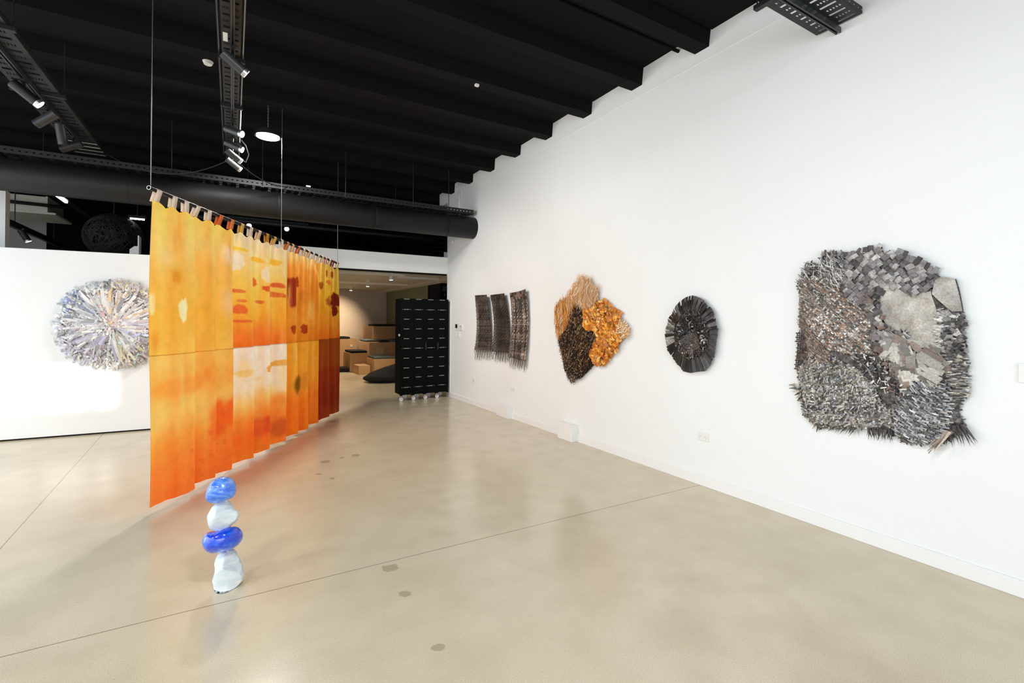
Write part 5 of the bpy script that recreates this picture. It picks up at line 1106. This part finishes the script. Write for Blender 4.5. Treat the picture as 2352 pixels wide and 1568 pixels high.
# ---- three fringed hangings
rd = random.Random(13)
def hanging(label, quad, pal, light, seed):
    q = flip(quad); t = thing('fringed_woven_hanging', label, 'wall hanging', (XW, -(q[0][0]+q[3][0])/2, 1.45), 'three fringed woven hangings')
    def at(a, b2):
        # left edge q0 q5 q4, right edge q1 q2 q3; b2 = 0 at the top
        def ed(p0, p1, p2, s): return (p0[0]*(1-s)*(1-2*s)+4*p1[0]*s*(1-s)+p2[0]*s*(2*s-1), p0[1]*(1-s)+p2[1]*s)
        L_, R_ = ed(q[0], q[5], q[4], b2), ed(q[1], q[2], q[3], b2)
        return L_[0]+(R_[0]-L_[0])*a, L_[1]+(R_[1]-L_[1])*a
    def chev(a, b2):                       # pale zigzag bands
        p = a*7+2.2*abs(((b2*2.6) % 1)-0.5)*2
        return (0.35, 0.3, 1.1)[seed-1]*(1 if (p % 1) < 0.38 else -0.12)*max(0, min(1, (b2-0.12)*8))*max(0.15, min(1, (0.78-b2)*5))
    hh = lambda a, b2: 0.045+0.018*math.sin(a*2.6+seed)+0.012*math.sin(b2*5+seed)+0.02*a*(1-b2)
    nw, nr = 24, 64
    m = MB()
    for i in range(nw):                                          # warp strips, stepping sideways in zigzag bands
        base = pick(pal, rd, 0.35); pts = []; cols = []
        for j in range(nr+1):
            b2 = 0.07+0.93*j/nr; zig = 0.03*(abs(((b2*3.2+0.2*seed) % 1)-0.5)-0.25)
            a = min(1, max(0, (i+0.5)/nw+zig)); u, z = at(a, b2)
            pts.append(RW.P(u, z, hh(a, b2)+0.004*(1 if ((i+j+int(b2*9)) % 4) < 2 else -1)))
            k = 1+light*max(0, nz2(a*1.5, b2*2.2, 2.0, seed))*2.2+rd.uniform(-0.4, 0.5)*(1 if (i+j) % 2 else 0.4)+chev(a, b2); cols.append(tuple(min(1, max(0, v*k)) for v in base))
        w_ = abs(at(1, 0.5)[0]-at(0, 0.5)[0])/nw*0.95
        m.ribbon(pts, RW.du, w_, col=cols)
    m.build('warp', M_LEATH, t)
    m = MB()
    for j in range(nr):
        b2 = 0.07+0.93*(j+0.5)/nr; base = pick(pal, rd, 0.3); pts = []; cols = []
        for i in range(nw+1):
            a = i/nw; u, z = at(a, b2); pts.append(RW.P(u, z+0.006*((i % 2)-0.5), hh(a, b2)+0.004*(1 if ((i+j) % 4) < 2 else -1)))
            k = 1+light*max(0, nz2(a*1.5, b2*2.2, 2.0, seed))*1.8+0.8*chev(a, b2); cols.append(tuple(min(1, v*k) for v in base))
        m.ribbon(pts, (0, 0, 1), 0.0085, col=cols)
    m.build('weft', M_LEATH, t)
    m = MB(); cell = 10
    for i in range(cell):
        for j in range(3):
            P4 = []
            for da, db in ((0, 0), (1, 0), (1, 1), (0, 1)):
                a, b2 = (i+da)/cell, 0.105*(j+db)/3; u, z = at(a, b2); P4.append(RW.P(u, z+(0.03*a*a if seed == 3 and b2 == 0 else 0), hh(a, b2)+0.006))
            m.face(P4, pick(pal[:3] if seed != 3 else pal[:3]+[(128, 108, 96)], rd, 0.1))
    m.build('header_band', M_LEATH, t, smooth=True)
    m = MB(); ln = (0.13, 0.2)
    for k in range(46):
        a = (k+rd.random())/46; u, z = at(a, 0.985); L_ = rd.uniform(*ln); pts = []; sw = rd.uniform(-0.03, 0.02)-0.035*(1-a if seed != 3 else 0.8)
        for s in range(6): pts.append(RW.P(u+sw*(s/5)**2, z-L_*s/5, max(0.01, hh(a, 1)+0.012*math.sin(s+k)-0.02*s/5)))
        m.ribbon(pts, RW.du, 0.009, 0.005, col=pick(pal+[(150, 134, 122)], rd, 0.35))
    m.build('fringe', M_LEATH, t)
DK = [(76, 66, 58), (58, 50, 45), (92, 80, 71), (112, 98, 88), (46, 40, 37)]
hanging('left of the three fringed hangings, dark brown with a short fringe', TRI_A, DK, 0.9, 1)
hanging('middle of the three fringed hangings, nearly black at the top', TRI_B, [(58, 50, 45), (44, 39, 35), (76, 66, 58), (52, 45, 41)], 0.9, 2)
hanging('right of the three fringed hangings, with pale zigzag weave', TRI_C, DK+[(140, 126, 115), (170, 156, 145)], 1.3, 3)

# ---- pearly disc on the partition
rd = random.Random(17)
k_ = (-1.345-pa.x)/pd.x
DF = Face(pa+pd*k_, pd, pn)
SC_Z = 1.43; SR = 0.605
PALE = [(214, 214, 212), (226, 225, 222), (196, 196, 197), (236, 235, 232), (182, 184, 188), (206, 200, 196)]
def tint(u, z):
    dx, dz_ = u, z-SC_Z; a = math.degrees(math.atan2(dz_, dx)); r = math.hypot(dx, dz_)/SR
    if r < 0.18: return [(236, 222, 214), (228, 214, 208), (214, 176, 176), (230, 224, 214)]
    if 130 < a < 165 and r > 0.55: return [(150, 162, 192), (172, 186, 204), (128, 138, 172), (190, 196, 208)]
    if -175 < a < -110: return [(186, 180, 204), (170, 164, 190), (204, 198, 214), (214, 204, 212), (190, 190, 192)]
    if 40 < a < 100: return [(226, 212, 208), (222, 216, 208), (232, 224, 214), (206, 202, 196), (226, 196, 150)]
    if -85 < a < -55 and r < 0.8: return [(214, 216, 178), (196, 216, 200), (226, 206, 176), (190, 206, 210)]
    if -50 < a < -10 and r < 0.6: return [(196, 196, 226), (206, 212, 230), (178, 176, 214), (224, 224, 226)]
    if -10 < a < 40: return [(222, 214, 214), (214, 204, 210), (204, 190, 198), (228, 226, 222)]
    return PALE
_t0 = tint
def tint(u, z): return _t0(u+rd.gauss(0, 0.07), z+rd.gauss(0, 0.07)) if rd.random() < 0.62 else PALE+[(150, 150, 152), (168, 166, 164)]
sil = thing('pearly_paper_disc', 'round pale silver and lavender piece of radiating paper strips on the white partition', 'wall hanging', tuple(DF.P(0, SC_Z, 0)))
def HS(u, z): r = math.hypot(u, z-SC_Z)/SR; return 0.03+0.085*max(0, 1-r*r)**0.5+0.02*nz2(u, z, 6, 4)
circ = [(0.56*math.cos(2*PI*i/72)*(1+0.03*math.sin(i*7)), SC_Z+0.56*math.sin(2*PI*i/72)*(1+0.03*math.sin(i*7))) for i in range(72)]
sheet(DF, circ, 0.025, lambda u, z: HS(u, z)-0.008, lambda u, z: pick([(176, 174, 174), (156, 156, 160), (196, 194, 192)], rd)).build('backing', M_PAPER, sil)
def radial(count, ln, wd, r0, r1, up, da, mm):
    for k in range(count):
        t = rd.uniform(0, 2*PI); r = rd.uniform(r0, r1)*SR; u, z = r*math.cos(t), SC_Z+r*math.sin(t)
        a = t+rd.gauss(0, da); w_ = rd.uniform(*wd); L_ = rd.uniform(*ln); c = pick(tint(u, z), rd, 0.10)
        ca, sa = math.cos(a), math.sin(a); pts = []
        for i in range(4):
            s = (i/3-0.5)*L_; uu, zz = u+ca*s, z+sa*s; rr = math.hypot(uu, zz-SC_Z)/SR
            pts.append(DF.P(uu, zz, max(0.01, HS(uu, zz) if rr < 0.95 else 0.03)+up*(0.5+rd.random())))
        mm.ribbon(pts, DF.du*(-sa)+Vector((0, 0, ca)), w_*0.85, w_, col=c)
m = MB(); radial(1100, (0.03, 0.09), (0.008, 0.026), 0.25, 0.93, 0.02, 0.9, m); m.build('paper_scraps', M_PAPER, sil)
m = MB(); radial(150, (0.15, 0.34), (0.018, 0.042), 0.30, 0.66, 0.026, 0.12, m); m.build('long_strips', M_PAPER, sil)
m = MB(); radial(180, (0.06, 0.13), (0.02, 0.045), 0.86, 0.96, 0.012, 0.25, m); m.build('rim_tabs', M_PAPER, sil)
m = MB(); radial(110, (0.04, 0.13), (0.012, 0.03), 0.04, 0.16, 0.03, 0.5, m); m.build('centre_knot', M_PAPER, sil)
